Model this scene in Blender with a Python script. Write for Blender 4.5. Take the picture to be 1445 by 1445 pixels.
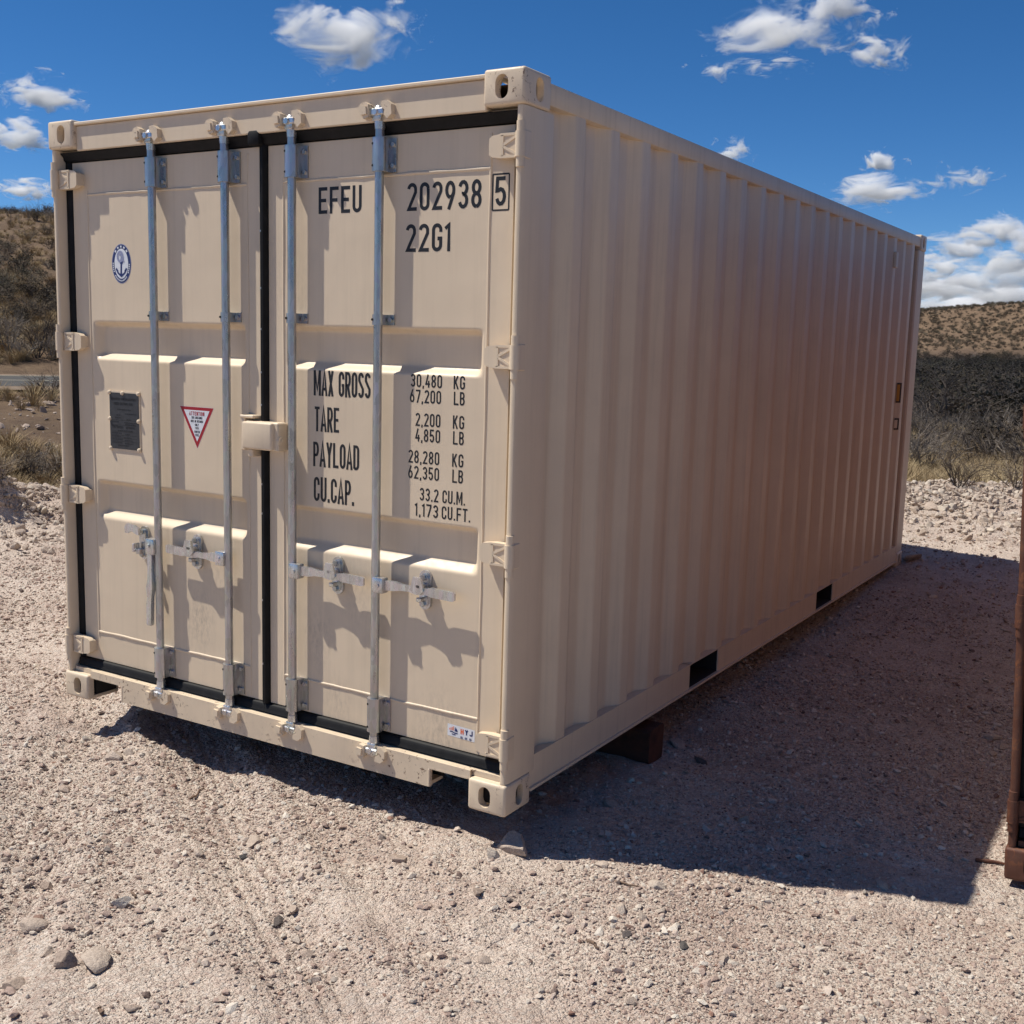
import bpy, bmesh, math, random
import numpy as np
from mathutils import Vector, Matrix, Quaternion

for o in list(bpy.data.objects):
    bpy.data.objects.remove(o)
SC = bpy.context.scene
COL = SC.collection
RAD = math.radians

# ------------------------------------------------------------------ camera
CAM = np.array([4.45574, -3.30473, 1.69792])
YAW, PITCH, ROLL, FPX = -0.548964, -0.149005, 0.027476, 1601.1      # focal length in pixels of a 1445 px wide picture
ca, sa, cb, sb, cc, sc_ = math.cos(YAW), math.sin(YAW), math.cos(PITCH), math.sin(PITCH), math.cos(ROLL), math.sin(ROLL)
F = np.array([sa * cb, ca * cb, sb])
R0 = np.array([ca, -sa, 0.0])
U0 = np.cross(R0, F)
RT = R0 * cc + U0 * sc_
UP = -R0 * sc_ + U0 * cc
cam_data = bpy.data.cameras.new("camera")
cam = bpy.data.objects.new("camera", cam_data)
COL.objects.link(cam)
cam.matrix_world = Matrix(((RT[0], UP[0], -F[0], CAM[0]), (RT[1], UP[1], -F[1], CAM[1]),
                           (RT[2], UP[2], -F[2], CAM[2]), (0, 0, 0, 1)))
cam_data.sensor_width = 36.0
cam_data.lens = FPX / 1445.0 * 36.0
cam_data.clip_start = 0.05
cam_data.clip_end = 60000
SC.camera = cam


def ray(u, v):
    return F + RT * ((u - 722.5) / FPX) - UP * ((v - 722.5) / FPX)


# ------------------------------------------------------------------ sun, sky, exposure
SUN_DX, SUN_DY = 0.537, 0.234           # shadow shift per metre of drop
sun_vec = Vector((-SUN_DX, -SUN_DY, 1.0)).normalized()       # towards the sun
ELEV = math.asin(sun_vec.z)
sun_data = bpy.data.lights.new("sun", 'SUN')
sun = bpy.data.objects.new("sun", sun_data)
COL.objects.link(sun)
sun_data.energy = 5.0
sun_data.angle = RAD(0.5)
sun_data.color = (1.0, 0.945, 0.845)
sun.rotation_euler = (-sun_vec).to_track_quat('-Z', 'Y').to_euler()

world = bpy.data.worlds.new("World")
SC.world = world
world.use_nodes = True
wn = world.node_tree
wn.nodes.clear()
w_out = wn.nodes.new("ShaderNodeOutputWorld")
w_bg = wn.nodes.new("ShaderNodeBackground")
w_sky = wn.nodes.new("ShaderNodeTexSky")
w_sky.sky_type = 'NISHITA'
w_sky.sun_disc = False
w_sky.sun_elevation = ELEV
w_sky.sun_rotation = math.atan2(sun_vec.x, sun_vec.y)
w_sky.altitude = 1400
w_sky.air_density = 0.7
w_sky.dust_density = 0.1
w_sky.ozone_density = 6.5
w_bg.inputs[1].default_value = 0.094
w_hs = wn.nodes.new("ShaderNodeHueSaturation")          # a clear, dry, saturated desert sky
w_hs.inputs["Saturation"].default_value = 1.20
wn.links.new(w_sky.outputs[0], w_hs.inputs["Color"])
wn.links.new(w_hs.outputs[0], w_bg.inputs[0])
wn.links.new(w_bg.outputs[0], w_out.inputs[0])

vs = SC.view_settings
vs.view_transform = 'Standard'
vs.look = 'None'
vs.exposure = 0.16
vs.gamma = 1.0
vs.use_curve_mapping = False
SC.cycles.volume_bounces = 24
SC.cycles.max_bounces = 26
SC.cycles.transparent_max_bounces = 24
SC.cycles.volume_max_steps = 128


# ------------------------------------------------------------------ materials
def nt(name):
    m = bpy.data.materials.new(name)
    m.use_nodes = True
    n = m.node_tree
    b = n.nodes["Principled BSDF"]
    return m, n, b


def noise(n, vec, scale, detail=4.0, rough=0.55, dist=0.0):
    t = n.nodes.new("ShaderNodeTexNoise")
    t.inputs["Scale"].default_value = scale
    t.inputs["Detail"].default_value = detail
    t.inputs["Roughness"].default_value = rough
    t.inputs["Distortion"].default_value = dist
    n.links.new(vec, t.inputs["Vector"])
    return t.outputs["Fac"]


def ramp(n, fac, stops):
    r = n.nodes.new("ShaderNodeValToRGB")
    e = r.color_ramp.elements
    while len(e) < len(stops):
        e.new(0.5)
    for i, (p, c) in enumerate(stops):
        e[i].position = p
        e[i].color = (c[0], c[1], c[2], 1.0) if not isinstance(c, (int, float)) else (c, c, c, 1.0)
    n.links.new(fac, r.inputs[0])
    return r.outputs[0]


def mix(n, fac, a, b, mode='MIX'):
    m = n.nodes.new("ShaderNodeMix")
    m.data_type = 'RGBA'
    m.blend_type = mode
    for s, v in ((0, fac), (6, a), (7, b)):
        if isinstance(v, (int, float)):
            m.inputs[s].default_value = v
        elif isinstance(v, tuple):
            m.inputs[s].default_value = (v[0], v[1], v[2], 1)
        else:
            n.links.new(v, m.inputs[s])
    return m.outputs[2]


def math_n(n, op, a, b=None):
    m = n.nodes.new("ShaderNodeMath")
    m.operation = op
    for i, v in enumerate((a, b)):
        if v is None:
            continue
        if isinstance(v, (int, float)):
            m.inputs[i].default_value = v
        else:
            n.links.new(v, m.inputs[i])
    return m.outputs[0]


def bump(n, b, height, strength, distance, normal=None):
    t = n.nodes.new("ShaderNodeBump")
    t.inputs["Strength"].default_value = strength
    t.inputs["Distance"].default_value = distance
    n.links.new(height, t.inputs["Height"])
    if normal is not None:
        n.links.new(normal, t.inputs["Normal"])
    if b is not None:
        n.links.new(t.outputs[0], b.inputs["Normal"])
    return t.outputs[0]


def coords(n, kind="Object"):
    return n.nodes.new("ShaderNodeTexCoord").outputs[kind]


def mapping(n, vec, scale=(1, 1, 1)):
    m = n.nodes.new("ShaderNodeMapping")
    m.inputs["Scale"].default_value = scale
    n.links.new(vec, m.inputs[0])
    return m.outputs[0]


def plain(name, col, rough=0.6, metal=0.0, spec=0.5, var=0.12, scale=30.0):
    m, n, b = nt(name)
    c = coords(n)
    f = noise(n, c, scale, 3)
    lo = tuple(x * (1 - var) for x in col)
    hi = tuple(min(1.0, x * (1 + var)) for x in col)
    n.links.new(ramp(n, f, [(0.3, lo), (0.7, hi)]), b.inputs["Base Color"])
    b.inputs["Roughness"].default_value = rough
    b.inputs["Metallic"].default_value = metal
    b.inputs["Specular IOR Level"].default_value = spec
    return m


def paint_mat(name, col, wear=0.0, wearcol=(0.12, 0.06, 0.035), rough=0.42, streak=0.06, dust=0.0, smudges=()):
    """sprayed steel paint: faint dents, vertical streaks, chips where worn"""
    m, n, b = nt(name)
    c = coords(n)
    big = noise(n, c, 1.6, 4, 0.6)
    st = noise(n, mapping(n, c, (34, 34, 1.3)), 1.0, 5, 0.65)
    fine = noise(n, c, 90, 3)
    lo = tuple(x * 0.93 for x in col)
    hi = tuple(min(1, x * 1.05) for x in col)
    base = ramp(n, big, [(0.3, lo), (0.7, hi)])
    base = mix(n, ramp(n, st, [(0.5, 0.0), (0.8, streak * 4)]), base, tuple(x * 0.72 for x in col))
    if dust:
        base = mix(n, ramp(n, noise(n, c, 7, 6, 0.7), [(0.45, 0.0), (0.72, dust)]), base, (0.42, 0.33, 0.26))
    if wear:
        chip = noise(n, c, 42, 5, 0.7, 0.6)
        area = noise(n, c, 4.5, 3, 0.6)
        f = math_n(n, 'MULTIPLY', ramp(n, chip, [(0.60 - 0.1 * wear, 0.0), (0.66 - 0.1 * wear, 1.0)]),
                   ramp(n, area, [(0.42, 0.0), (0.6, 1.0)]))
        base = mix(n, f, base, wearcol)
    for (sx_, sy_, sz_, rad, k_) in smudges:
        sub = n.nodes.new("ShaderNodeVectorMath")
        sub.operation = 'DISTANCE'
        n.links.new(mapping(n, c, (1, 1, .62)), sub.inputs[0])
        sub.inputs[1].default_value = (sx_, sy_, sz_ * .62)
        g = ramp(n, math_n(n, 'DIVIDE', sub.outputs["Value"], rad), [(0.25, 1.0), (1.0, 0.0)])
        g = math_n(n, 'MULTIPLY', g, ramp(n, noise(n, mapping(n, c, (60, 60, 26)), 1.0, 5, .7), [(0.42, 0.0), (0.66, k_)]))
        base = mix(n, g, base, (0.26, 0.215, 0.18))
    n.links.new(base, b.inputs["Base Color"])
    n.links.new(ramp(n, st, [(0.2, rough - 0.06), (0.8, rough + 0.14)]), b.inputs["Roughness"])
    b.inputs["Specular IOR Level"].default_value = 0.4
    nn = bump(n, None, noise(n, c, 2.6, 3), 0.35, 0.014)
    bump(n, b, fine, 0.12, 0.0008, nn)
    return m


YD_ = 0.068
BEIGE = (0.700, 0.572, 0.420)
MAT = {}
MAT['paint'] = paint_mat('beige_paint', BEIGE, streak=0.08, dust=0.05, smudges=(
    (.83, YD_, .47, .11, .5), (1.50, YD_, .50, .10, .35), (1.60, YD_, .26, .09, .3), (2.10, YD_, .20, .16, .4), (1.70, YD_, .72, .12, .25), (.95, YD_, .70, .1, .25), (1.29, YD_, 1.9, .2, .15)))
MAT['paint_worn'] = paint_mat('beige_paint_chipped', BEIGE, wear=0.18, dust=0.22)
MAT['paint_sill'] = paint_mat('beige_paint_sill', BEIGE, wear=0.25, dust=0.3)
MAT['paint_side'] = paint_mat('beige_paint_side', BEIGE, streak=0.14, dust=0.10)
RUST = (0.100, 0.037, 0.022)
BOUNCE_RED = (0.225, 0.106, 0.066)  # brighter red than the frame, so unseen sides bounce warm light
MAT['rust'] = paint_mat('oxide_paint', RUST, wear=0.9, wearcol=(0.20, 0.075, 0.032), rough=0.62, streak=0.12, dust=0.1)
MAT['oxide'] = paint_mat('bounce_red_sheet', BOUNCE_RED, wear=0.5, wearcol=(0.10, 0.04, 0.02), rough=0.6, streak=0.1)
MAT['rubber'] = plain('black_rubber', (0.009, 0.009, 0.010), 0.6, 0, 0.22, 0.4, 18)
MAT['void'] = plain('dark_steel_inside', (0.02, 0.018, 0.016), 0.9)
MAT['ply'] = plain('plywood_floor', (0.13, 0.075, 0.045), 0.8, var=0.3, scale=9)
MAT['ink'] = plain('black_print', (0.010, 0.010, 0.012), 0.5, var=0.2)
MAT['primer'] = plain('yellow_primer', (0.50, 0.42, 0.20), 0.6)


def galv_mat(name, rough=0.28, tint=(0.47, 0.485, 0.50)):
    m, n, b = nt(name)
    c = coords(n)
    v = n.nodes.new("ShaderNodeTexVoronoi")
    v.inputs["Scale"].default_value = 70
    n.links.new(mapping(n, c, (1, 1, 0.35)), v.inputs["Vector"])
    f = noise(n, mapping(n, c, (20, 20, 3)), 1.5, 5, 0.65)
    col = mix(n, 0.35, ramp(n, f, [(0.25, tuple(x * 0.72 for x in tint)), (0.75, tint)]), v.outputs["Color"], 'SOFT_LIGHT')
    bw = n.nodes.new("ShaderNodeHueSaturation")
    bw.inputs["Saturation"].default_value = 0.25
    n.links.new(col, bw.inputs["Color"])
    n.links.new(bw.outputs[0], b.inputs["Base Color"])
    b.inputs["Metallic"].default_value = 0.80
    n.links.new(ramp(n, f, [(0.2, rough - 0.08), (0.8, rough + 0.14)]), b.inputs["Roughness"])
    bump(n, b, f, 0.08, 0.001)
    return m


MAT['galv'] = galv_mat('galvanised_steel')
MAT['zinc'] = galv_mat('zinc_plated_steel', 0.24, (0.60, 0.62, 0.65))


def ground_mat():
    m, n, b = nt('gravel_ground')
    c = coords(n)
    at = n.nodes.new("ShaderNodeAttribute")
    at.attribute_name = "wild"
    wild = at.outputs["Fac"]
    big = noise(n, c, 0.55, 5, 0.6)
    mid = noise(n, c, 7, 6, 0.62)
    fin = noise(n, c, 85, 6, 0.7)
    v = n.nodes.new("ShaderNodeTexVoronoi")
    v.inputs["Scale"].default_value = 62
    n.links.new(c, v.inputs["Vector"])
    v2 = n.nodes.new("ShaderNodeTexVoronoi")
    v2.inputs["Scale"].default_value = 150
    n.links.new(c, v2.inputs["Vector"])
    col = ramp(n, fin, [(0.25, (0.40, 0.305, 0.25)), (0.5, (0.57, 0.445, 0.37)), (0.75, (0.70, 0.575, 0.49))])
    hs = n.nodes.new("ShaderNodeHueSaturation")
    hs.inputs["Saturation"].default_value = 0.0
    n.links.new(v.outputs["Color"], hs.inputs["Color"])
    col = mix(n, 0.30, col, hs.outputs[0], 'OVERLAY')
    hs2 = n.nodes.new("ShaderNodeHueSaturation")
    hs2.inputs["Saturation"].default_value = 0.0
    n.links.new(v2.outputs["Color"], hs2.inputs["Color"])
    col = mix(n, 0.22, col, hs2.outputs[0], 'OVERLAY')
    col = mix(n, ramp(n, big, [(0.40, 0.0), (0.66, 0.75)]), col, mix(n, 0.55, col, (0.72, 0.595, 0.505)))
    col = mix(n, ramp(n, noise(n, c, 1.7, 5, 0.65), [(0.50, 0.0), (0.68, 0.55)]), col, (0.46, 0.325, 0.265))
    col = mix(n, ramp(n, mid, [(0.5, 0.0), (0.75, 0.35)]), col, (0.22, 0.165, 0.135))
    soil = ramp(n, noise(n, c, 0.22, 8, 0.7), [(0.3, (0.088, 0.054, 0.038)), (0.5, (0.150, 0.094, 0.063)), (0.7, (0.215, 0.145, 0.092))])
    soil = mix(n, 0.35, soil, ramp(n, noise(n, c, 2.6, 6, 0.75), [(0.3, (0.07, 0.05, 0.035)), (0.7, (0.30, 0.23, 0.14))]))
    col = mix(n, wild, col, soil)
    n.links.new(col, b.inputs["Base Color"])
    b.inputs["Roughness"].default_value = 0.92
    b.inputs["Specular IOR Level"].default_value = 0.15
    h = math_n(n, 'ADD', math_n(n, 'MULTIPLY', v.outputs["Distance"], -0.9), math_n(n, 'MULTIPLY', v2.outputs["Distance"], -0.5))
    n1 = bump(n, None, mid, 0.7, 0.03)
    n2 = bump(n, None, h, 1.0, 0.016, n1)
    bump(n, b, fin, 0.8, 0.011, n2)
    return m


def stone_mat(name, stops, sat=1.0):
    """stone whose tone differs from one instance to the next"""
    m, n, b = nt(name)
    oi = n.nodes.new("ShaderNodeObjectInfo")
    c = coords(n)
    f = noise(n, c, 6, 5, 0.65)
    base = ramp(n, oi.outputs["Random"], stops)
    col = mix(n, 0.55, base, ramp(n, f, [(0.3, 0.28), (0.7, 0.72)]), 'OVERLAY')
    n.links.new(col, b.inputs["Base Color"])
    b.inputs["Roughness"].default_value = 0.9
    b.inputs["Specular IOR Level"].default_value = 0.2
    bump(n, b, noise(n, c, 9, 5, 0.7), 0.5, 0.05)
    return m


MAT['ground'] = ground_mat()
MAT['pebble'] = stone_mat('pebble_stone', [(0.0, (0.54, 0.41, 0.34)), (0.25, (0.42, 0.31, 0.258)), (0.45, (0.60, 0.475, 0.398)),
                                           (0.70, (0.70, 0.61, 0.51)), (0.86, (0.78, 0.70, 0.60)), (0.92, (0.28, 0.23, 0.20)), (0.97, (0.34, 0.20, 0.15)), (1.0, (0.12, 0.11, 0.105))])
MAT['rock'] = stone_mat('pale_rock', [(0.0, (0.55, 0.455, 0.38)), (0.5, (0.48, 0.385, 0.315)), (1.0, (0.64, 0.56, 0.47))])
MAT['rock_brown'] = stone_mat('brown_rock', [(0.0, (0.40, 0.31, 0.25)), (1.0, (0.48, 0.385, 0.315))])
MAT['rock_dark'] = stone_mat('dark_rock', [(0.0, (0.10, 0.095, 0.09)), (1.0, (0.16, 0.13, 0.115))])
MAT['wood'] = plain('old_timber', (0.065, 0.020, 0.010), 0.8, var=0.5, scale=14)
MAT['stick'] = plain('dry_stick', (0.17, 0.11, 0.075), 0.85, var=0.3)
MAT['twig'] = stone_mat('twig_bark', [(0.0, (0.20, 0.16, 0.125)), (0.5, (0.12, 0.094, 0.074)), (1.0, (0.32, 0.27, 0.215))])
MAT['leaf'] = stone_mat('dusty_leaf', [(0.0, (0.075, 0.062, 0.042)), (0.4, (0.105, 0.078, 0.052)), (0.75, (0.065, 0.062, 0.038)), (1.0, (0.16, 0.125, 0.08))])
MAT['straw'] = stone_mat('dry_grass', [(0.0, (0.36, 0.27, 0.15)), (0.5, (0.27, 0.19, 0.105)), (1.0, (0.44, 0.35, 0.21))])
MAT['asphalt'] = plain('asphalt', (0.085, 0.083, 0.080), 0.95, 0, 0.1, var=0.15, scale=3)
MAT['line'] = plain('road_paint', (0.6, 0.55, 0.4), 0.7)
MAT['shoulder'] = plain('road_shoulder', (0.19, 0.135, 0.09), 0.9, var=0.2, scale=2)


# ------------------------------------------------------------------ mesh helpers
class MB:
    def __init__(self):
        self.v, self.f = [], []

    def add(self, verts, faces):
        o = len(self.v)
        self.v += [tuple(p) for p in verts]
        self.f += [tuple(i + o for i in f) for f in faces]
        return self

    def box(self, x0, x1, y0, y1, z0, z1, c=0.0, seg=1):
        if c <= 0:
            vs_ = [(x, y, z) for z in (z0, z1) for y in (y0, y1) for x in (x0, x1)]
            return self.add(vs_, [(0, 2, 3, 1), (4, 5, 7, 6), (0, 1, 5, 4), (2, 6, 7, 3), (0, 4, 6, 2), (1, 3, 7, 5)])
        bm = bmesh.new()
        bmesh.ops.create_cube(bm, size=1.0, matrix=Matrix.Translation(((x0 + x1) / 2, (y0 + y1) / 2, (z0 + z1) / 2)) @
                              Matrix.Diagonal((x1 - x0, y1 - y0, z1 - z0, 1)))
        bmesh.ops.bevel(bm, geom=bm.edges[:], offset=c, segments=seg, affect='EDGES', profile=0.5)
        return self.bm(bm)

    def bm(self, bm):
        bm.verts.index_update()
        self.add([v.co[:] for v in bm.verts], [[v.index for v in f.verts] for f in bm.faces])
        bm.free()
        return self

    def cyl(self, p0, p1, r0, r1=None, n=16, caps=True):
        r1 = r0 if r1 is None else r1
        p0, p1 = Vector(p0), Vector(p1)
        d = (p1 - p0).normalized()
        a = d.orthogonal().normalized()
        b = d.cross(a)
        vs_ = []
        for p, r in ((p0, r0), (p1, r1)):
            vs_ += [tuple(p + a * (r * math.cos(2 * math.pi * i / n)) + b * (r * math.sin(2 * math.pi * i / n))) for i in range(n)]
        fs = [(i, (i + 1) % n, n + (i + 1) % n, n + i) for i in range(n)]
        if caps:
            fs += [tuple(range(n - 1, -1, -1)), tuple(range(n, 2 * n))]
        return self.add(vs_, fs)

    def prism(self, poly, axis, a, b):
        """poly: 2-D points in the two other axes (in order x,y,z without axis); extruded from a to b"""
        def p3(q, t):
            q = list(q)
            q.insert(axis, t)
            return tuple(q)
        n = len(poly)
        vs_ = [p3(q, a) for q in poly] + [p3(q, b) for q in poly]
        fs = [(i, (i + 1) % n, n + (i + 1) % n, n + i) for i in range(n)]
        fs += [tuple(range(n - 1, -1, -1)), tuple(range(n, 2 * n))]
        return self.add(vs_, fs)

    def sheet(self, rows):
        n, k = len(rows), len(rows[0])
        vs_ = [p for r in rows for p in r]
        return self.add(vs_, [(i * k + j, i * k + j + 1, (i + 1) * k + j + 1, (i + 1) * k + j) for i in range(n - 1) for j in range(k - 1)])

    def mesh(self, name, mat, angle=35.0, fix=True):
        me = bpy.data.meshes.new(name)
        me.from_pydata(self.v, [], self.f)
        if fix:
            bm = bmesh.new()
            bm.from_mesh(me)
            bmesh.ops.recalc_face_normals(bm, faces=bm.faces)
            bm.to_mesh(me)
            bm.free()
        if angle:
            me.shade_smooth()
            me.set_sharp_from_angle(angle=RAD(angle))
        me.materials.append(MAT[mat] if isinstance(mat, str) else mat)
        me.update()
        return me

    def build(self, name, mat, parent=None, angle=35.0, label=None, fix=True):
        return link(name, self.mesh(name, mat, angle, fix), parent, label)


def link(name, me, parent=None, label=None):
    o = bpy.data.objects.new(name, me)
    COL.objects.link(o)
    o.parent = parent
    if label:
        o["label"] = label
    return o


def tag(o, label=None, cat=None, group=None, kind=None):
    for k, v in (("label", label), ("category", cat), ("group", group), ("kind", kind)):
        if v:
            o[k] = v
    return o


def empty(name, loc=(0, 0, 0), rot=(0, 0, 0)):
    o = bpy.data.objects.new(name, None)
    o.empty_display_size = 0.2
    COL.objects.link(o)
    o.location = loc
    o.rotation_euler = rot
    return o


# ------------------------------------------------------------------ terrain
_rng = np.random.RandomState(5)
_tab = _rng.rand(256, 256)


def vnoise(x, y):
    xi, yi = np.floor(x).astype(int), np.floor(y).astype(int)
    fx, fy = x - xi, y - yi
    fx, fy = fx * fx * (3 - 2 * fx), fy * fy * (3 - 2 * fy)
    a = _tab[xi & 255, yi & 255]
    b = _tab[(xi + 1) & 255, yi & 255]
    c = _tab[xi & 255, (yi + 1) & 255]
    d = _tab[(xi + 1) & 255, (yi + 1) & 255]
    return (a * (1 - fx) + b * fx) * (1 - fy) + (c * (1 - fx) + d * fx) * fy - 0.5


def fbm(x, y, o=4):
    s, a = 0, 1.0
    for i in range(o):
        s = s + a * vnoise(x * 2 ** i + 17.3 * i, y * 2 ** i - 9.1 * i)
        a *= 0.5
    return s


def sstep(a, b, x):
    t = np.clip((x - a) / (b - a), 0, 1)
    return t * t * (3 - 2 * t)


def berm_s(x, y):
    """signed distance to the rubble bank round the gravel pad (positive outside)"""
    return (x + 4.3) * -0.735 + (y - 2.7) * 0.678


HILL_K = 0.176


def height(x, y):
    x, y = np.asarray(x, float), np.asarray(y, float)
    s = berm_s(x, y)
    s = s + 0.35 * fbm(x * 0.5, y * 0.5, 2)
    d = np.hypot(x - CAM[0], y - CAM[1])
    az = np.arctan2(x - CAM[0], y - CAM[1])                    # 0 along +y
    z = np.interp(s, [-60, -5.0, -4.6, -3.4, -2.75, -1.9, -0.9, -0.2, 0.25, 1.2, 3.0],
                  [-0.3, -0.155, -0.125, -0.045, 0.05, 0.075, 0.12, 0.27, 0.29, 0.0, -0.6])
    # beyond the bank: towards the road on one side, into the scrub flat on the other
    road = np.interp(d, [0, 14, 19, 25, 33, 35.5, 44, 46, 60, 90, 120, 150, 220, 600, 4000],
                     [-0.6, -0.7, -0.85, -0.55, -0.02, 0.0, 0.0, 0.25, 2.6, 7.6, 12.2, 14.8, 15.5, 6, 6])
    flat = np.interp(d, [0, 14, 19, 26, 45, 70, 150, 400, 520, 600, 680, 900, 4000],
                     [-0.5, -0.65, -0.92, -1.28, -2.0, -2.4, -2.6, -2.0, 9.0, 21.0, 24.5, 20, 20])
    flat = flat + sstep(420, 560, d) * (5.0 * fbm(x * 0.006 + 3, y * 0.006, 4) + 60 * np.clip(az + 0.20, -0.10, 0.12))
    w = sstep(-0.28, -0.75, az)
    out = road * w + flat * (1 - w)
    b = sstep(1.0, 3.2, s) * (az < 0.35) * (az > -1.9)
    z = np.where(s > 1.0, z * (1 - b) + np.where(b > 0, out, z) * b, z)
    z = np.where((az >= 0.35) | (az <= -1.9), np.minimum(z, 0.05), z)
    rough = np.interp(d, [0, 9, 14, 40, 150, 600], [0.0, 0.01, 0.05, 0.12, 0.5, 1.2])
    far = (s > 1.2)
    z = z + np.where(far, rough * fbm(x * 0.35, y * 0.35, 4) * np.where((w > .5) & (d > 33.5) & (d < 45.5), 0.05, 1), 0)
    # the road runs level between its shoulders
    bank = np.exp(-((s + 0.2) / 0.75) ** 2)
    z = z + bank * (0.16 * fbm(x * 1.5, y * 1.5, 4))
    pad = 1 - sstep(-1.5, 0.5, s)
    z = z + pad * (0.030 * fbm(x * 0.7, y * 0.7, 3) + 0.024 * fbm(x * 3.1, y * 3.1, 3)
                   + (0.35 + 1.3 * sstep(-.15, .35, fbm(x * 0.9 + 7, y * 0.9, 2))) * (0.006 * fbm(x * 11, y * 11, 2) + 0.008 * fbm(x * 27, y * 27, 2)))
    # a heap of spoil on the bank
    z = z + 0.90 * np.exp(-(((x + 4.14) ** 2 + (y - 2.02) ** 2) / 0.34 ** 2)) * (1 + .5 * fbm(x * 3, y * 3, 3))
    # wheel tracks that cross the pad
    for (tx, ty, ang) in ((3.3, -1.6, 2.55), (2.1, -2.9, 2.55), (1.0, -0.9, 2.35)):
        q = (x - tx) * math.sin(ang) - (y - ty) * math.cos(ang) + 0.1 * fbm(x * 0.8, y * 0.8, 2)
        z = z + pad * (-0.022 * np.exp(-(q / 0.13) ** 2) + 0.016 * np.exp(-((np.abs(q) - 0.22) / 0.06) ** 2) + 0.005 * np.exp(-(q / .16) ** 2) * np.sin(q * 110))
    # scraped level where the steel box stands
    inside = sstep(-0.5, -0.1, x) * (1 - sstep(2.5, 2.9, x)) * sstep(-0.6, -0.1, y) * (1 - sstep(5.55, 5.75, y))
    z = z * (1 - inside) + np.minimum(z, -0.03) * inside
    far_end = sstep(5.6, 5.85, y) * (1 - sstep(6.0, 6.2, y)) * sstep(-0.3, 0, x) * (1 - sstep(2.43, 2.6, x))
    z = z * (1 - far_end) + np.minimum(z, -0.004) * far_end
    return z


def hgt(x, y):
    return float(height(np.array([x]), np.array([y]))[0])


def grid_mesh(name, X, Y, Z, mat):
    n, k = X.shape
    me = bpy.data.meshes.new(name)
    co = np.stack([X, Y, Z], -1).reshape(-1, 3).astype(np.float32)
    me.vertices.add(n * k)
    me.vertices.foreach_set("co", co.ravel())
    i, j = np.meshgrid(np.arange(n - 1), np.arange(k - 1), indexing='ij')
    q = np.stack([i * k + j, i * k + j + 1, (i + 1) * k + j + 1, (i + 1) * k + j], -1).reshape(-1, 4)
    me.loops.add(q.size)
    me.loops.foreach_set("vertex_index", q.ravel().astype(np.int32))
    me.polygons.add(len(q))
    me.polygons.foreach_set("loop_start", (np.arange(len(q)) * 4).astype(np.int32))
    me.polygons.foreach_set("use_smooth", np.ones(len(q), bool))
    me.update(calc_edges=True)
    me.validate()
    me.materials.append(MAT[mat])
    return me


def make_ground():
    az = np.concatenate([np.radians(np.arange(-64, 6, 0.16)), np.radians(np.arange(6, 296.01, 2.0))])
    r = np.concatenate([[0.0, 0.3], np.geomspace(0.6, 1.95, 14), np.geomspace(2.0, 9.0, 360), np.geomspace(9.1, 5000, 250)])
    A, Rr = np.meshgrid(az[::-1], r, indexing='ij')
    X = CAM[0] + np.sin(A) * Rr
    Y = CAM[1] + np.cos(A) * Rr
    Z = height(X, Y)
    me = grid_mesh("ground", X, Y, Z, 'ground')
    s = berm_s(X, Y) + 0.6 * fbm(X * 0.8, Y * 0.8, 3)
    az_ = np.arctan2(X - CAM[0], Y - CAM[1])
    wild = sstep(0.5, 2.2, s)
    wild = np.where((Rr > 60) | ((Rr > 14) & (np.abs(az_ + 0.5) > 1.3)), 1.0, wild)
    a = me.attributes.new("wild", 'FLOAT', 'POINT')
    a.data.foreach_set("value", wild.ravel().astype(np.float32))
    o = link("ground", me)
    tag(o, "pale pinkish gravel ground with wheel tracks and scrub land beyond", "ground", kind="structure")
    return o


make_ground()


# ------------------------------------------------------------------ stroke lettering
def arc(cx, cy, rx, ry, a0, a1, n=9):
    return [(cx + rx * math.cos(RAD(a0 + (a1 - a0) * i / n)), cy + ry * math.sin(RAD(a0 + (a1 - a0) * i / n))) for i in range(n + 1)]


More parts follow.
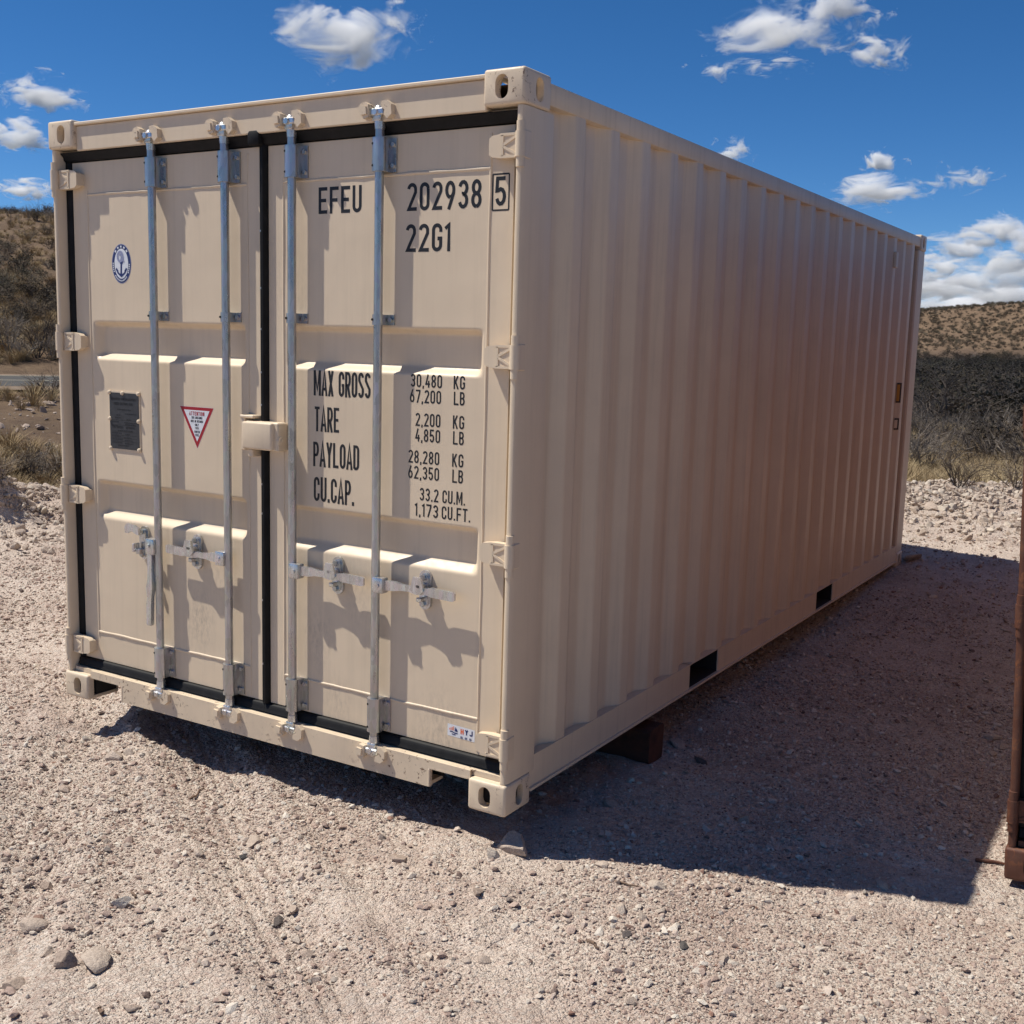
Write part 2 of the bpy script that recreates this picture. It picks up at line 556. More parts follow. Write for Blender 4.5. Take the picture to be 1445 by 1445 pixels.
def glyph(ch, t=0.125, w=0.46):
    x0, x1, y0, y1 = t / 2, w - t / 2, t / 2, 1 - t / 2
    c, r, m = w / 2, (w - t) / 2, 0.5
    S = []
    wd = w
    if ch in "0OQ":
        S = [arc(c, y1 - r, r, r, 0, 180) + arc(c, y0 + r, r, r, 180, 360) + [(x1, y1 - r)]]
    elif ch == "C":
        S = [[(x1, y1 - r - .1)] + arc(c, y1 - r, r, r, 0, 180) + arc(c, y0 + r, r, r, 180, 360) + [(x1, y0 + r + .1)]]
    elif ch == "G":
        S = [[(x1, y1 - r - .08)] + arc(c, y1 - r, r, r, 0, 180) + arc(c, y0 + r, r, r, 180, 360) + [(x1, .46), (c + .02, .46)]]
    elif ch == "U":
        S = [[(x0, 1)] + arc(c, y0 + r, r, r, 180, 360) + [(x1, 1)]]
    elif ch == "J":
        S = [[(x0, y0 + r + .05)] + arc(c, y0 + r, r, r, 180, 360) + [(x1, 1)]]
    elif ch == "D":
        S = [[(x0, y0)] + [(x0, y1)] + arc(x1 - r, y1 - r, r, r, 90, 0) + arc(x1 - r, y0 + r, r, r, 0, -90) + [(x0, y0)]]
    elif ch in "PR":
        ry = (y1 - .46) / 2
        S = [[(x0, 0), (x0, y1)] + arc(x1 - r * .9, y1 - ry, r * .9, ry, 90, -90) + [(x0, .46)]]
        if ch == "R":
            S.append([(c, .46), (x1, 0)])
    elif ch == "B":
        ry, rb = (y1 - .52) / 2, (.52 - y0) / 2
        S = [[(x0, y0), (x0, y1)] + arc(x1 - r * .9, y1 - ry, r * .8, ry, 90, -90) + [(x0, .52)],
             [(c, .52)] + arc(x1 - r * .9, y0 + rb, r * .9, rb, 90, -90) + [(x0, y0)]]
    elif ch == "S":
        S = [arc(c, y1 - r, r, r, 10, 180) + [(x0, .68), (c - .02, .53), (x1, .36)] + arc(c, y0 + r, r, r, 0, -170)]
    elif ch == "2":
        S = [arc(c, y1 - r, r, r, 175, 0) + [(x1, .66), (x0 + .01, y0), (w, y0)]]
    elif ch == "3":
        S = [arc(c, .72, r, y1 - .72, 165, -90) + [(c - .04, .5)], [(c, .5)] + arc(c, .28 + .01, r, .22, 90, -165)]
    elif ch == "8":
        S = [arc(c, .725, r * .92, y1 - .725, -90, 270, 16), arc(c, .29, r, .29 - y0, -90, 270, 16)]
    elif ch == "9":
        S = [arc(c, .68, r, y1 - .68, -90, 270, 16), [(x1, .68), (x1 - .01, .56), (c - .06, 0)]]
    elif ch == "6":
        S = [arc(c, .32, r, .32 - y0, -90, 270, 16), [(x0, .32), (x0 + .01, .44), (c + .06, 1)]]
    elif ch == "4":
        S = [[(c + .04, 1), (x0, .27), (w, .27)], [(x1 - .06, .52), (x1 - .06, 0)]]
    elif ch == "5":
        S = [[(x1 + .03, y1), (x0 + .02, y1), (x0, .52)] + arc(c, .32, r, .32 - y0, 125, -165)]
    elif ch == "7":
        S = [[(0, y1), (x1, y1), (x1, .8), (c - .07, 0)]]
    elif ch == "1":
        wd = .24
        S = [[(.0, .80), (.16, y1), (.16, 0)]]
    elif ch == "A":
        S = [[(x0 - .03, 0), (c, 1), (x1 + .03, 0)], [(x0 + .05, .27), (x1 - .05, .27)]]
    elif ch == "M":
        wd = .62
        x1, c = wd - t / 2, wd / 2
        S = [[(x0, 0), (x0, 1)], [(x0 + .01, 1), (c, .22), (x1 - .01, 1)], [(x1, 1), (x1, 0)]]
    elif ch == "W":
        S = [[(x0 - .03, 1), (x0 + .07, 0), (c, .7), (x1 - .07, 0), (x1 + .03, 1)]]
    elif ch == "N":
        S = [[(x0, 0), (x0, 1)], [(x0, .97), (x1, .03)], [(x1, 0), (x1, 1)]]
    elif ch == "X":
        S = [[(x0, 0), (x1, 1)], [(x0, 1), (x1, 0)]]
    elif ch == "Y":
        S = [[(x0 - .02, 1), (c, .5), (c, 0)], [(x1 + .02, 1), (c, .5)]]
    elif ch == "T":
        S = [[(0, y1), (w, y1)], [(c, y1), (c, 0)]]
    elif ch == "E":
        S = [[(w, y1), (x0, y1), (x0, y0), (w, y0)], [(x0, .5), (w - .06, .5)]]
    elif ch == "F":
        S = [[(w, y1), (x0, y1), (x0, 0)], [(x0, .5), (w - .06, .5)]]
    elif ch == "L":
        S = [[(x0, 1), (x0, y0), (w, y0)]]
    elif ch == "K":
        S = [[(x0, 0), (x0, 1)], [(x1, 1), (x0 + .03, .40)], [(x0 + .12, .52), (x1 + .02, 0)]]
    elif ch == "H":
        S = [[(x0, 0), (x0, 1)], [(x1, 0), (x1, 1)], [(x0, .5), (x1, .5)]]
    elif ch == "V":
        S = [[(x0 - .02, 1), (c, 0), (x1 + .02, 1)]]
    elif ch == "I":
        wd = t
        S = [[(t / 2, 0), (t / 2, 1)]]
    elif ch == ".":
        wd = .15
        S = [[(.075, 0), (.075, .15)]]
    elif ch == ",":
        wd = .15
        S = [[(.09, .13), (.06, -.1)]]
    elif ch == " ":
        wd = .26
    return S, wd


def strip(mb, pts, half, to3, bias):
    P = [Vector(p) for p in pts]
    n = len(P)
    Lf, Rt_ = [], []
    for i in range(n):
        d0 = (P[i] - P[i - 1]).normalized() if i > 0 else None
        d1 = (P[i + 1] - P[i]).normalized() if i < n - 1 else None
        if d0 is None:
            d0 = d1
        if d1 is None:
            d1 = d0
        nrm = Vector((-(d0.y + d1.y), d0.x + d1.x))
        if nrm.length < 1e-6:
            nrm = Vector((-d0.y, d0.x))
        nrm.normalize()
        k = 1.0 / max(0.55, nrm.dot(Vector((-d0.y, d0.x))))
        Lf.append(P[i] + nrm * half * k)
        Rt_.append(P[i] - nrm * half * k)
    vs_ = [to3(p, bias) for p in Lf] + [to3(p, bias) for p in Rt_]
    mb.add(vs_, [(i, i + 1, n + i + 1, n + i) for i in range(n - 1)])


def lettering(text, x, z, h, width, y, mat, parent, name="lettering", t=0.125, mb=None):
    """stroke letters standing on a plane facing -y, from x on, base at z"""
    G = [glyph(ch, t) for ch in text]
    gap = 0.13
    tot = sum(g[1] for g in G) + gap * (len(G) - 1)
    sx = width / tot
    own = mb is None
    mb = mb or MB()
    cx = 0.0
    for S, wd in G:
        for k, st in enumerate(S):
            # scale x before stroking so that stems keep a near even weight
            pts = [((cx + p[0]) * sx, p[1] * h) for p in st]
            half = t * 0.5 * (0.55 * h + 0.45 * sx)
            strip(mb, pts, half, lambda p, b: (x + p.x, y - b, z + p.y), 0.00003 * k)
        cx += wd + gap
    if own:
        return mb.build(name, mat, parent, angle=0, fix=False)


# ------------------------------------------------------------------ container
W, L, H = 2.438, 6.058, 2.591
YD, YR, DEP = 0.068, 0.030, 0.036       # door skin, lock rods, corrugation depth
ROD_X = (0.622, 1.042, 1.396, 1.817)


def boolean_cut(base_mb, cutters, name, mat):
    """difference of closed meshes, returned as a new mesh"""
    me = base_mb.mesh(name, mat, 0)
    o = bpy.data.objects.new("tmp", me)
    COL.objects.link(o)
    tmp = []
    for i, c in enumerate(cutters):
        co = bpy.data.objects.new("cut", c.mesh("cut", mat, 0))
        COL.objects.link(co)
        tmp.append(co)
        md = o.modifiers.new("b", 'BOOLEAN')
        md.operation = 'DIFFERENCE'
        md.solver = 'EXACT'
        md.object = co
    dg = bpy.context.evaluated_depsgraph_get()
    dg.update()
    out = bpy.data.meshes.new_from_object(o.evaluated_get(dg))
    out.name = name
    for q in tmp + [o]:
        bpy.data.objects.remove(q)
    out.materials.clear()
    out.materials.append(MAT[mat])
    for p in out.polygons:
        p.material_index = 0
    out.shade_smooth()
    out.set_sharp_from_angle(angle=RAD(40))
    return out


def stadium(c0, c1, w, h, n=8):
    r = w / 2
    return [(c0 + r * math.cos(a), c1 + (h / 2 - r) + r * math.sin(a)) for a in np.linspace(0, math.pi, n)] + \
           [(c0 + r * math.cos(a), c1 - (h / 2 - r) + r * math.sin(a)) for a in np.linspace(math.pi, 2 * math.pi, n)]


def casting_mesh(mat):
    """ISO corner casting with its outer corner at the origin: x 0..0.162, y 0..0.178, z 0..0.118"""
    b = MB().box(0, .162, 0, .178, 0, .118, 0.011, 3)
    cuts = [MB().box(.026, .19, .034, .166, .018, .100),
            MB().prism(stadium(.089, .059, .051, .079), 1, -.02, .06),
            MB().prism(stadium(.100, .059, .051, .079), 0, -.02, .06),
            MB().prism(stadium(.085, .089, .0635, .1245), 2, -.02, .06)]
    return boolean_cut(b, cuts, "corner_casting", mat)


def mirrored(me, sx, sy, sz):
    m = me.copy()
    co = np.zeros(len(m.vertices) * 3, np.float32)
    m.vertices.foreach_get("co", co)
    co = co.reshape(-1, 3) * np.array([sx, sy, sz], np.float32)
    m.vertices.foreach_set("co", co.ravel())
    if sx * sy * sz < 0:
        m.flip_normals()
    m.update()
    return m


def corr_profile(y0=0.215, y1=5.86, start=0.45, pitch=0.2775):
    pts = [(y0, 1.0)]
    k = -1
    while True:
        a = start + pitch * k
        for dy, d in ((0, 0), (.068, 1), (.138, 1), (.206, 0)):
            yy = a + dy
            if yy > y0 + 0.004 and yy < y1 - 0.004:
                pts.append((yy, float(d)))
        if a > y1:
            break
        k += 1
    pts.append((y1, 1.0))
    out = []
    for i, (yy, d) in enumerate(pts):            # small bend radii
        if 0 < i < len(pts) - 1:
            for f in (-0.009, -0.003, 0.003, 0.009):
                p, q = pts[i - 1], pts[i + 1]
                if f < 0:
                    s = (d - p[1]) / max(1e-6, yy - p[0])
                else:
                    s = (q[1] - d) / max(1e-6, q[0] - yy)
                s0 = (d - p[1]) / max(1e-6, yy - p[0])
                s1 = (q[1] - d) / max(1e-6, q[0] - yy)
                corr = (s1 - s0) * 0.009 * (1 - abs(f) / 0.009) ** 2 * 0.25
                out.append((yy + f, d + s * f + corr))
        else:
            out.append((yy, d))
    return out


def door_depth(x, z, xl, xr):
    def tz(z, a, b, c, d):
        return float(sstep(a, b, z) - sstep(c, d, z)) if a < b else 0
    g = 0.0
    g = max(g, float(sstep(1.566, 1.603, z) * (1 - sstep(1.714, 1.740, z))))
    g = max(g, float(sstep(0.852, 0.896, z) * (1 - sstep(1.006, 1.032, z))))
    gx = float(sstep(xl + .014, xl + .055, x) * (1 - sstep(xr - .050, xr - .012, x)))
    return g * gx


def make_door(root, x0, x1, wl, wr, paint, name="door", label=None):
    zb, zt = 0.182, 2.424
    xs = sorted(set([x0, x0 + .003, x1 - .003, x1] + list(np.linspace(wl, wl + .065, 14)) + list(np.linspace(wr - .065, wr, 14)) + list(np.linspace(wl + .1, wr - .1, 6))))
    zs = sorted(set([zb, zb + .003, zt - .003, zt] + list(np.linspace(1.562, 1.608, 13)) + list(np.linspace(1.708, 1.746, 10)) +
                    list(np.linspace(.846, .902, 13)) + list(np.linspace(1.0, 1.038, 10)) + [.32, .55, 1.25, 1.9, 2.15, 2.28]))
    rnd = random.Random(int(x0 * 100))
    ph = rnd.random() * 6
    rows = []
    for z in zs:
        row = []
        for x in xs:
            y = YD + DEP * door_depth(x, z, wl, wr)
            if x in (x0, x1) or z in (zb, zt):
                y += 0.05
            elif x in (xs[1], xs[-2]) or z in (zs[1], zs[-2]):
                y = YD
            row.append((x, y, z))
        rows.append(row)
    mb = MB().sheet(rows)
    d = mb.build(name, paint, root, angle=50, fix=False)
    me = d.data
    # normals must face -y
    if me.polygons[len(me.polygons) // 2].normal.y > 0:
        me.flip_normals()
    if label:
        d["label"] = label
    # back skin
    w = MB().box(x0, x1, .121, .126, zb, zt)
    w.build("inner_skin", paint, d)
    # weld beads round the panel
    def bead(p, q, r=0.0042):
        m = MB()
        n = 22
        a, b = Vector(p), Vector(q)
        dirv = (b - a)
        axis = dirv.normalized()
        u = Vector((0, -1, 0))
        v = axis.cross(u)
        rings = []
        for i in range(n + 1):
            c = a + dirv * (i / n)
            rr = r * (0.85 + 0.4 * rnd.random())
            c = c + v * (rnd.random() - .5) * 0.0025
            rings.append([tuple(c + u * rr * math.sin(t) + v * rr * 1.3 * math.cos(t)) for t in np.linspace(0, math.pi, 6)])
        m.sheet(rings)
        m.build("weld_seam", paint, d, angle=60)
    bead((wl, YD, 2.283), (wr, YD, 2.283))
    bead((wl, YD, .319), (wr, YD, .319))
    bead((wl, YD, .30), (wl, YD, 2.30), 0.0035)
    bead((wr, YD, .20), (wr, YD, 2.40), 0.0035)
    # small flange under the lower weld: the frame tube stands 3 mm proud
    return d


def make_hinge(parent, side, z, paint):
    """side -1: the post at x=0, +1: the post at x=W"""
    m = MB()
    def X(a):
        return a if side < 0 else W - a
    # barrel
    m.cyl((X(.019), .016, z - .041), (X(.019), .016, z + .041), 0.0185, n=18)
    # blade from barrel over the seal to the door frame
    x_in, x_out = .012, .196
    zz = [(.020, .041), (.095, .041), (.138, .035), (.150, .026), (.1505, .0)]
    poly = [(X(a), z + b) for a, b in zz] + [(X(a), z - b) for a, b in reversed(zz[:-1])]
    m.prism(poly, 1, .0258, .052)
    # K shaped ribs
    for (a0, b0, a1, b1) in ((.04, .030, .092, .003), (.04, -.030, .092, -.003), (.096, .034, .096, -.034), (.04, .036, .105, .036), (.04, -.036, .105, -.036)):
        p, q = Vector((X(a0), 0, z + b0)), Vector((X(a1), 0, z + b1))
        dv = (q - p).normalized()
        nv = Vector((-dv.z, 0, dv.x)) * 0.0045
        poly2 = [((p + nv).x, (p + nv).z), ((q + nv).x, (q + nv).z), ((q - nv).x, (q - nv).z), ((p - nv).x, (p - nv).z)]
        m.prism(poly2, 1, .0225, .034)
    # foot on the door
    m.prism([(X(.085), z - .036), (X(.085), z + .036), (X(.149), z + .024), (X(.149), z - .024)], 1, .050, .069)
    # lugs above and below on the post
    h = m.build("hinge", paint, parent, angle=30)
    return h


def make_rod(root, x, handle):
    """lock rod with guides, clips, cams and handle. handle: +1 bar to +x, -1 bar to -x, 0 hanging down"""
    g = 'galv'
    rod = MB().cyl((x, YR, .105), (x, YR, 2.505), .0168, n=24).build("lock_rod", g, root, angle=40)
    def guide(z0, z1):
        m = MB()
        # U shaped cover
        ring = []
        for a in np.linspace(-math.pi / 2 - .2, math.pi * 1.5 + .2, 22):
            ring.append((x + .0235 * math.cos(a), YR + .0215 * math.sin(a) if math.sin(a) < 0.3 else YR + .0215 * 0.3))
        flat = [(x - .029, YD - .001), (x - .029, YR - .004)] + [(x + .029 * math.cos(a), YR - .002 + .0235 * math.sin(a)) for a in np.linspace(math.pi, 2 * math.pi, 12)] + [(x + .029, YR - .004), (x + .029, YD - .008), (x + .052, YD - .008), (x + .052, YD - .0005)]
        m.prism(flat, 2, z0, z1)
        o = m.build("rod_guide", g, rod, angle=40)
        for zz in (z0 + .022, z1 - .022):
            MB().cyl((x + .0405, YD - .018, zz), (x + .0405, YD - .006, zz), .0085, .0095, n=10).build("guide_bolt", 'zinc', rod, angle=30)
        for zz in (z0 + .020, z1 - .022):
            MB().cyl((x - .014, YR - .0238, zz), (x - .014, YR - .0190, zz), .0046, n=10).build("guide_hole", 'void', rod, angle=30)
    guide(2.290, 2.408)
    guide(.192, .325)
    # clip at mid height
    m = MB()
    flat = [(x - .022, YD), (x - .022, YR)] + [(x + .022 * math.cos(a), YR + .022 * math.sin(a)) for a in np.linspace(math.pi, 2 * math.pi, 12)] + [(x + .022, YD - .007), (x + .050, YD - .007), (x + .050, YD)]
    m.prism(flat, 2, 1.745, 1.783)
    m.cyl((x + .036, YD - .017, 1.764), (x + .036, YD - .006, 1.764), .009, .010, n=10)
    m.build("rod_clip", g, rod, angle=40)
    MB().cyl((x - .010, YR - .0235, 1.764), (x - .010, YR - .019, 1.764), .0046, n=10).build("guide_hole", 'void', rod)
    # cams
    for z, s in ((2.492, 1), (.118, -1)):
        m = MB()
        m.box(x - .021, x + .021, YR - .022, YR + .016, z - .030 * (s > 0) - .012 * (s < 0), z + .012 * (s > 0) + .030 * (s < 0), .006, 2)
        m.cyl((x, YR, z + s * .012), (x, YR, z + s * .024), .024, .017, n=16)
        m.box(x - .032, x + .034, YR - .028, YR - .008, z + s * .002 - .012, z + s * .002 + .012, .004)
        m.cyl((x, YR - .034, z), (x, YR - .02, z), .011, .013, n=8)
        m.cyl((x, YR, z - s * .055), (x, YR, z - s * .022), .0185, .021, n=16)
        m.build("cam", 'zinc', rod, angle=35)
    # handle hub on the rod
    zh = .775
    m = MB()
    if handle:
        s = handle
        m.box(min(x + s * .002, x + s * .052), max(x + s * .002, x + s * .052), YR - .027, YR + .012, zh - .030, zh + .030, .005, 2)
        m.build("handle_hub", 'zinc', rod, angle=35)
        b = MB()
        b.cyl((x + s * .030, YR - .033, zh), (x + s * .030, YR - .020, zh), .0085, n=12)
        b.build("hub_bolt", 'zinc', rod)
        # bar: narrow neck, wide grip
        h = MB()
        segs = [(.048, .019, .009, -.004), (.095, .018, .008, -.002), (.125, .013, .007, -.002), (.165, .011, .008, -.005), (.205, .016, .010, -.009), (.235, .012, .010, -.007), (.250, .013, .008, -.004), (.262, .0175, .007, -.003), (.360, .0175, .007, -.003), (.368, .013, .005, -.003)]
        rows = []
        for (a, hz, ty, yo) in segs:
            yy = YR + yo
            zz = zh + (.004 if s > 0 else -.004) * math.sin(a * 9)
            rows.append([(x + s * a, yy - ty, zz - hz), (x + s * a, yy - ty, zz + hz), (x + s * a, yy + ty, zz + hz), (x + s * a, yy + ty, zz - hz), (x + s * a, yy - ty, zz - hz)])
        h.sheet(rows)
        h.add(rows[-1][:4], [(0, 1, 2, 3)])
        h.add(rows[0][:4], [(0, 3, 2, 1)])
        h.build("handle", 'zinc', rod, angle=50)
        xr = x + s * .212
    else:
        m.box(x - .056, x - .002, YR - .027, YR + .012, zh - .034, zh + .034, .005, 2)
        m.build("handle_hub", 'zinc', rod, angle=35)
        MB().cyl((x - .034, YR - .033, zh + .004), (x - .034, YR - .020, zh + .004), .0085, n=12).build("hub_bolt", 'zinc', rod)
        h = MB()
        rows = []
        for (a, hx, ty, yo, xo) in [(.028, .016, .010, -.014, 0), (.10, .012, .009, -.018, .004), (.15, .014, .009, -.020, .006), (.185, .020, .010, -.022, .004), (.225, .013, .009, -.020, .001), (.255, .015, .010, -.020, -.003), (.345, .0145, .009, -.020, -.005), (.352, .010, .008, -.02, -.005)]:
            cxx, yy, zz = x - .034 + xo, YR + yo, zh - a
            rows.append([(cxx - hx, yy - ty, zz), (cxx + hx, yy - ty, zz), (cxx + hx, yy + ty, zz), (cxx - hx, yy + ty, zz), (cxx - hx, yy - ty, zz)])
        h.sheet(rows)
        h.add(rows[-1][:4], [(0, 1, 2, 3)])
        h.add(rows[0][:4], [(0, 3, 2, 1)])
        h.build("handle", 'zinc', rod, angle=50)
        xr = x - .122
    # retainer plate and catch on the door
    m = MB()
    m.prism(stadium(xr, zh, .052, .150), 1, YD - .012, YD - .0005)
    m.prism(stadium(xr, zh, .038, .126), 1, YD - .022, YD - .012)
    m.build("handle_retainer", 'zinc', rod, angle=30)
    for dz in (.050, -.050):
        MB().cyl((xr, YD - .032, zh + dz), (xr, YD - .020, zh + dz), .011, .012, n=6).build("retainer_bolt", 'galv', rod, angle=20)
    c = MB()
    if handle:
        c.box(xr - .014, xr + .014, YR - .024, YR + .024, zh + .012, zh + .030, .004)
        c.prism([(xr - .020, zh + .055), (xr + .014, zh + .055), (xr + .028, zh + .006), (xr + .012, zh - .010), (xr - .034, zh + .004)], 1, YR - .024, YR - .014)
        c.box(xr - .010, xr + .012, YR - .018, YR + .024, zh - .040, zh - .022, .004)
    else:
        c.prism([(xr + .016, zh + .040), (xr + .014, zh + .072), (xr - .020, zh + .082), (xr - .062, zh + .086), (xr - .074, zh + .070), (xr - .072, zh + .044), (xr - .056, zh + .042), (xr - .030, zh + .056), (xr - .008, zh + .044)], 1, YR - .018, YR - .006)
        c.box(xr - .014, xr + .010, YR - .012, YR + .024, zh - .046, zh - .022, .004)
        c.box(xr - .020, xr - .008, YR - .026, YR + .010, zh - .036, zh + .002, .003)
    c.build("catch", 'zinc', rod, angle=30)
    return rod


def make_keeper(parent, x, z, s, paint):
    k = 1.22
    m = MB()

    def P2(pts):
        return [(x + a * k, z + b * k * s) for a, b in pts]
    m.prism(P2([(-.020, -.022), (-.020, .014), (-.034, .022), (-.050, .018), (-.060, .004), (-.054, -.012), (-.038, -.026)]), 1, YR - .036, YR + .008)
    m.prism(P2([(.022, .020), (.024, .004), (.036, -.004), (.034, -.018), (.046, -.030), (.062, -.018), (.060, .010), (.044, .022)]), 1, YR - .032, YR + .008)
    m.prism(P2([(-.052, .016), (.054, .016), (.050, -.018), (-.046, -.020)]), 1, YR - .006, YR + .0145)
    m.prism(P2([(-.046, .010), (-.026, .008), (-.024, -.014), (-.044, -.016)]), 1, YR - .044, YR - .036)
    m.build("cam_keeper", paint, parent, angle=30)


def make_container(name, mats, detail=True, frame_back=True):
    P, PW, PS, PSide = mats
    root = empty(name)
    # ---- corner castings
    cm = casting_mesh(PW)
    for sx, x in ((1, 0), (-1, W)):
        for sy, y in ((1, 0), (-1, L)):
            for sz, z in ((1, 0), (-1, H)):
                o = link("corner_casting", mirrored(cm, sx, sy, sz), root)
                o.location = (x, y, z)
                if sz > 0:
                    xs_, ys2 = sorted((sx * .040, sx * .158)), sorted((sy * .050, sy * .164))
                    MB().box(xs_[0], xs_[1], ys2[0], ys2[1], .019, .099).build("casting_shade_block", 'void', o)  # solid near-black block, painted shade for the hollow of the casting
    # ---- door end posts
    for s in (-1, 1):
        def X(a):
            return a if s < 0 else W - a
        m = MB()
        prof = [(.010, .018), (.0125, .012), (.018, .010), (.028, .010), (.032, .013), (.034, .018), (.034, .120), (.095, .122), (.095, .128), (.055, .128),
                (.030, .10), (.022, .10), (.014, .205), (.008, .212), (.006, .205), (.006, .030)]
        m.prism([(X(a), b) for a, b in prof], 2, .120, 2.471)
        post = m.build("corner_post", P, root, angle=40)
        for zc in (2.346, 1.645, .955, .250):
            # welded hinge lugs wrap the post edge round each barrel
            lug = MB()
            lug.cyl((X(.019), .016, zc - .074), (X(.019), .016, zc + .074), .0150, n=16)
            lug.box(min(X(.003), X(.03)), max(X(.003), X(.03)), .012, .060, zc - .045, zc + .045, .003)
            lug.build("hinge_lug", P, post, angle=35)
        for y0 in (5.88,):
            r = MB()
            prof = [(.008, 6.05), (.006, 5.86), (.016, 5.85), (.045, 5.86), (.05, 5.93), (.16, 6.03), (.16, 6.048), (.014, 6.05)]
            r.prism([(X(a), b) for a, b in prof], 2, .120, 2.471)
            r.build("corner_post", P, root, angle=40)
    # ---- rails
    for s in (-1, 1):
        def X(a):
            return a if s < 0 else W - a
        m = MB().box(min(X(.008), X(.068)), max(X(.008), X(.068)), .179, 5.879, 2.497, 2.572, .006, 2)
        m.build("top_rail", PSide, root)
        m = MB()
        xa, xb = sorted((X(.0085), X(.0135)))
        for (a, b) in ((.179, 1.700), (2.066, 3.755), (4.108, 5.879)):
            m.box(xa, xb, a, b, .055, .170)
        x2a, x2b = sorted((X(.007), X(.062)))
        for a, b in ((.179, 1.700), (2.066, 3.755), (4.108, 5.879)):
            m.box(x2a, x2b, a, b, .1705, .1765)
        lo = sorted((X(-.001), X(.050)))
        m.box(lo[0], lo[1], .179, 5.879, .044, .0545)
        m.box(*sorted((X(.009), X(.06))), 1.690, 2.076, .1715, .1765)
        m.box(*sorted((X(.009), X(.06))), 3.745, 4.118, .1715, .1765)
        rail = m.build("bottom_rail", PSide, root)
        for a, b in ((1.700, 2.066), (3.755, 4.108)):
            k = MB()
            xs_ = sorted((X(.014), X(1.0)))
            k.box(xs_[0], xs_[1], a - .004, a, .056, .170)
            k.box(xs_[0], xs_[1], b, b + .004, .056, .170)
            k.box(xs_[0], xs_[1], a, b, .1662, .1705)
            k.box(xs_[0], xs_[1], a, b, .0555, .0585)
            k.build("fork_pocket", 'void', rail)  # lining coloured near-black to give the pocket its shade
        # corrugated wall
        prof = corr_profile()
        xo = .011
        zs = [.172, .19, 1.0, 1.8, 2.48, 2.5]
        rows = [[(X(xo + DEP * d), yy, z) for (yy, d) in prof] for z in zs]
        wme = MB().sheet(rows)
        wo = wme.build("side_wall", PSide, root, angle=0, fix=False)
        if (wo.data.polygons[0].normal.x > 0) != (s > 0):
            wo.data.flip_normals()
        # inner lining keeps daylight out
        lin = MB().box(*sorted((X(.056), X(.060))), .2, 5.86, .17, 2.5)
        lin.build("inner_lining", 'ply', wo)
    # ---- end wall
    prof = []
    k = 0.06
    for i in range(9):
        a = .06 + i * .258
        prof += [(a, 0), (a + .06, 0), (a + .09, 1), (a + .19, 1), (a + .22, 0)]
    prof.append((W - .06, 0))
    rows = [[(x, L - .012 - .045 * d, z) for x, d in prof] for z in (.12, 2.5)]
    MB().sheet(rows).build("end_wall", P, root, angle=20)
    MB().box(.16, W - .16, L - .07, L - .01, 2.49, 2.575, .005).build("end_header", P, root)
    MB().box(.16, W - .16, L - .07, L - .008, .02, .16, .005).build("end_sill", P, root)
    # ---- roof with shallow cross ribs
    rows = []
    for yy in np.linspace(.10, L - .06, 44):
        rows.append([(x, yy, 2.560 + (.014 if int(yy / .14) % 2 else 0.0) * (0.1 < x < W - .1)) for x in (.03, .09, .12, W - .12, W - .09, W - .03)])
    MB().sheet(rows).build("roof", P, root, angle=30)
    # ---- floor and cross members
    fl = MB().box(.062, W - .062, .12, L - .08, .1775, .20)
    flo = fl.build("floor", 'ply', root)
    for yy in (.45, .85, 1.25, 1.58, 2.2, 2.6, 3.0, 3.4, 4.3, 4.7, 5.1, 5.5):
        MB().box(.064, W - .064, yy - .022, yy + .022, .056, .1768).build("cross_member", 'void', flo)
    # ---- header over the doors
    m = MB()
    m.box(.162, W - .162, .022, .110, 2.462, 2.566, .004)
    m.box(.162, W - .162, .010, .12, 2.5665, 2.580, .003)
    m.box(.036, .1615, .060, .130, 2.440, 2.47)
    m.box(W - .1615, W - .036, .060, .130, 2.440, 2.47)
    hd = m.build("header", P, root)
    # ---- sill with lifting recesses beside the castings
    m = MB()
    poly = [(.163, .112), (.163, .1395), (W - .163, .1395), (W - .163, .112), (2.094, .112), (2.094, .034), (.372, .030), (.372, .112)]
    m.prism(poly, 1, .016, .030)
    m.box(.163, .384, .0155, .10, .105, .1125)
    m.box(2.082, W - .163, .0155, .10, .105, .1125)
    m.box(.3725, .383, .0145, .034, .030, .106, .003)
    m.box(2.0835, 2.0945, .0145, .034, .034, .106, .003)
    m.box(.384, 2.082, .031, .12, .032, .045)
    m.box(.040, W - .040, .031, .120, .1195, .1393)
    si = m.build("sill", PS, root, angle=30)
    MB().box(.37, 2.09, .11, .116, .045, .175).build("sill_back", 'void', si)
    for x in ROD_X:
        make_keeper(hd, x, 2.502, 1, PW)
        make_keeper(si, x, .108, -1, PW)
    # ---- doors
    dl = make_door(root, .070, 1.203, .168, 1.128, P)
    dr = make_door(root, 1.238, 2.368, 1.318, 2.270, P)
    # ---- seals
    rub = 'rubber'
    def seal(parent, pts):
        m = MB()
        for a in pts:
            m.box(*a)
        m.build("door_seal", rub, parent, angle=30)
    for dd, xa, xb in ((dl, .040, 1.2185), (dr, 1.2195, 2.398)):
        t = MB()
        t.prism([(.056, 2.4255), (.050, 2.432), (.046, 2.444), (.032, 2.4570), (.034, 2.4608), (.060, 2.4608), (.11, 2.45), (.11, 2.4255)], 0, xa, xb)
        t.build("door_seal", rub, dd, angle=40)
        t = MB()
        t.prism([(.062, .1815), (.055, .176), (.052, .162), (.046, .1475), (.056, .1402), (.12, .1402), (.12, .1815)], 0, xa, xb)
        t.build("door_seal", rub, dd, angle=40)
    t = MB().prism([(.0695, .078), (.0695, .115), (.0345, .115), (.0345, .062), (.046, .059), (.060, .064)], 2, .1818, 2.4252)
    t.build("door_seal", rub, dl, angle=40)
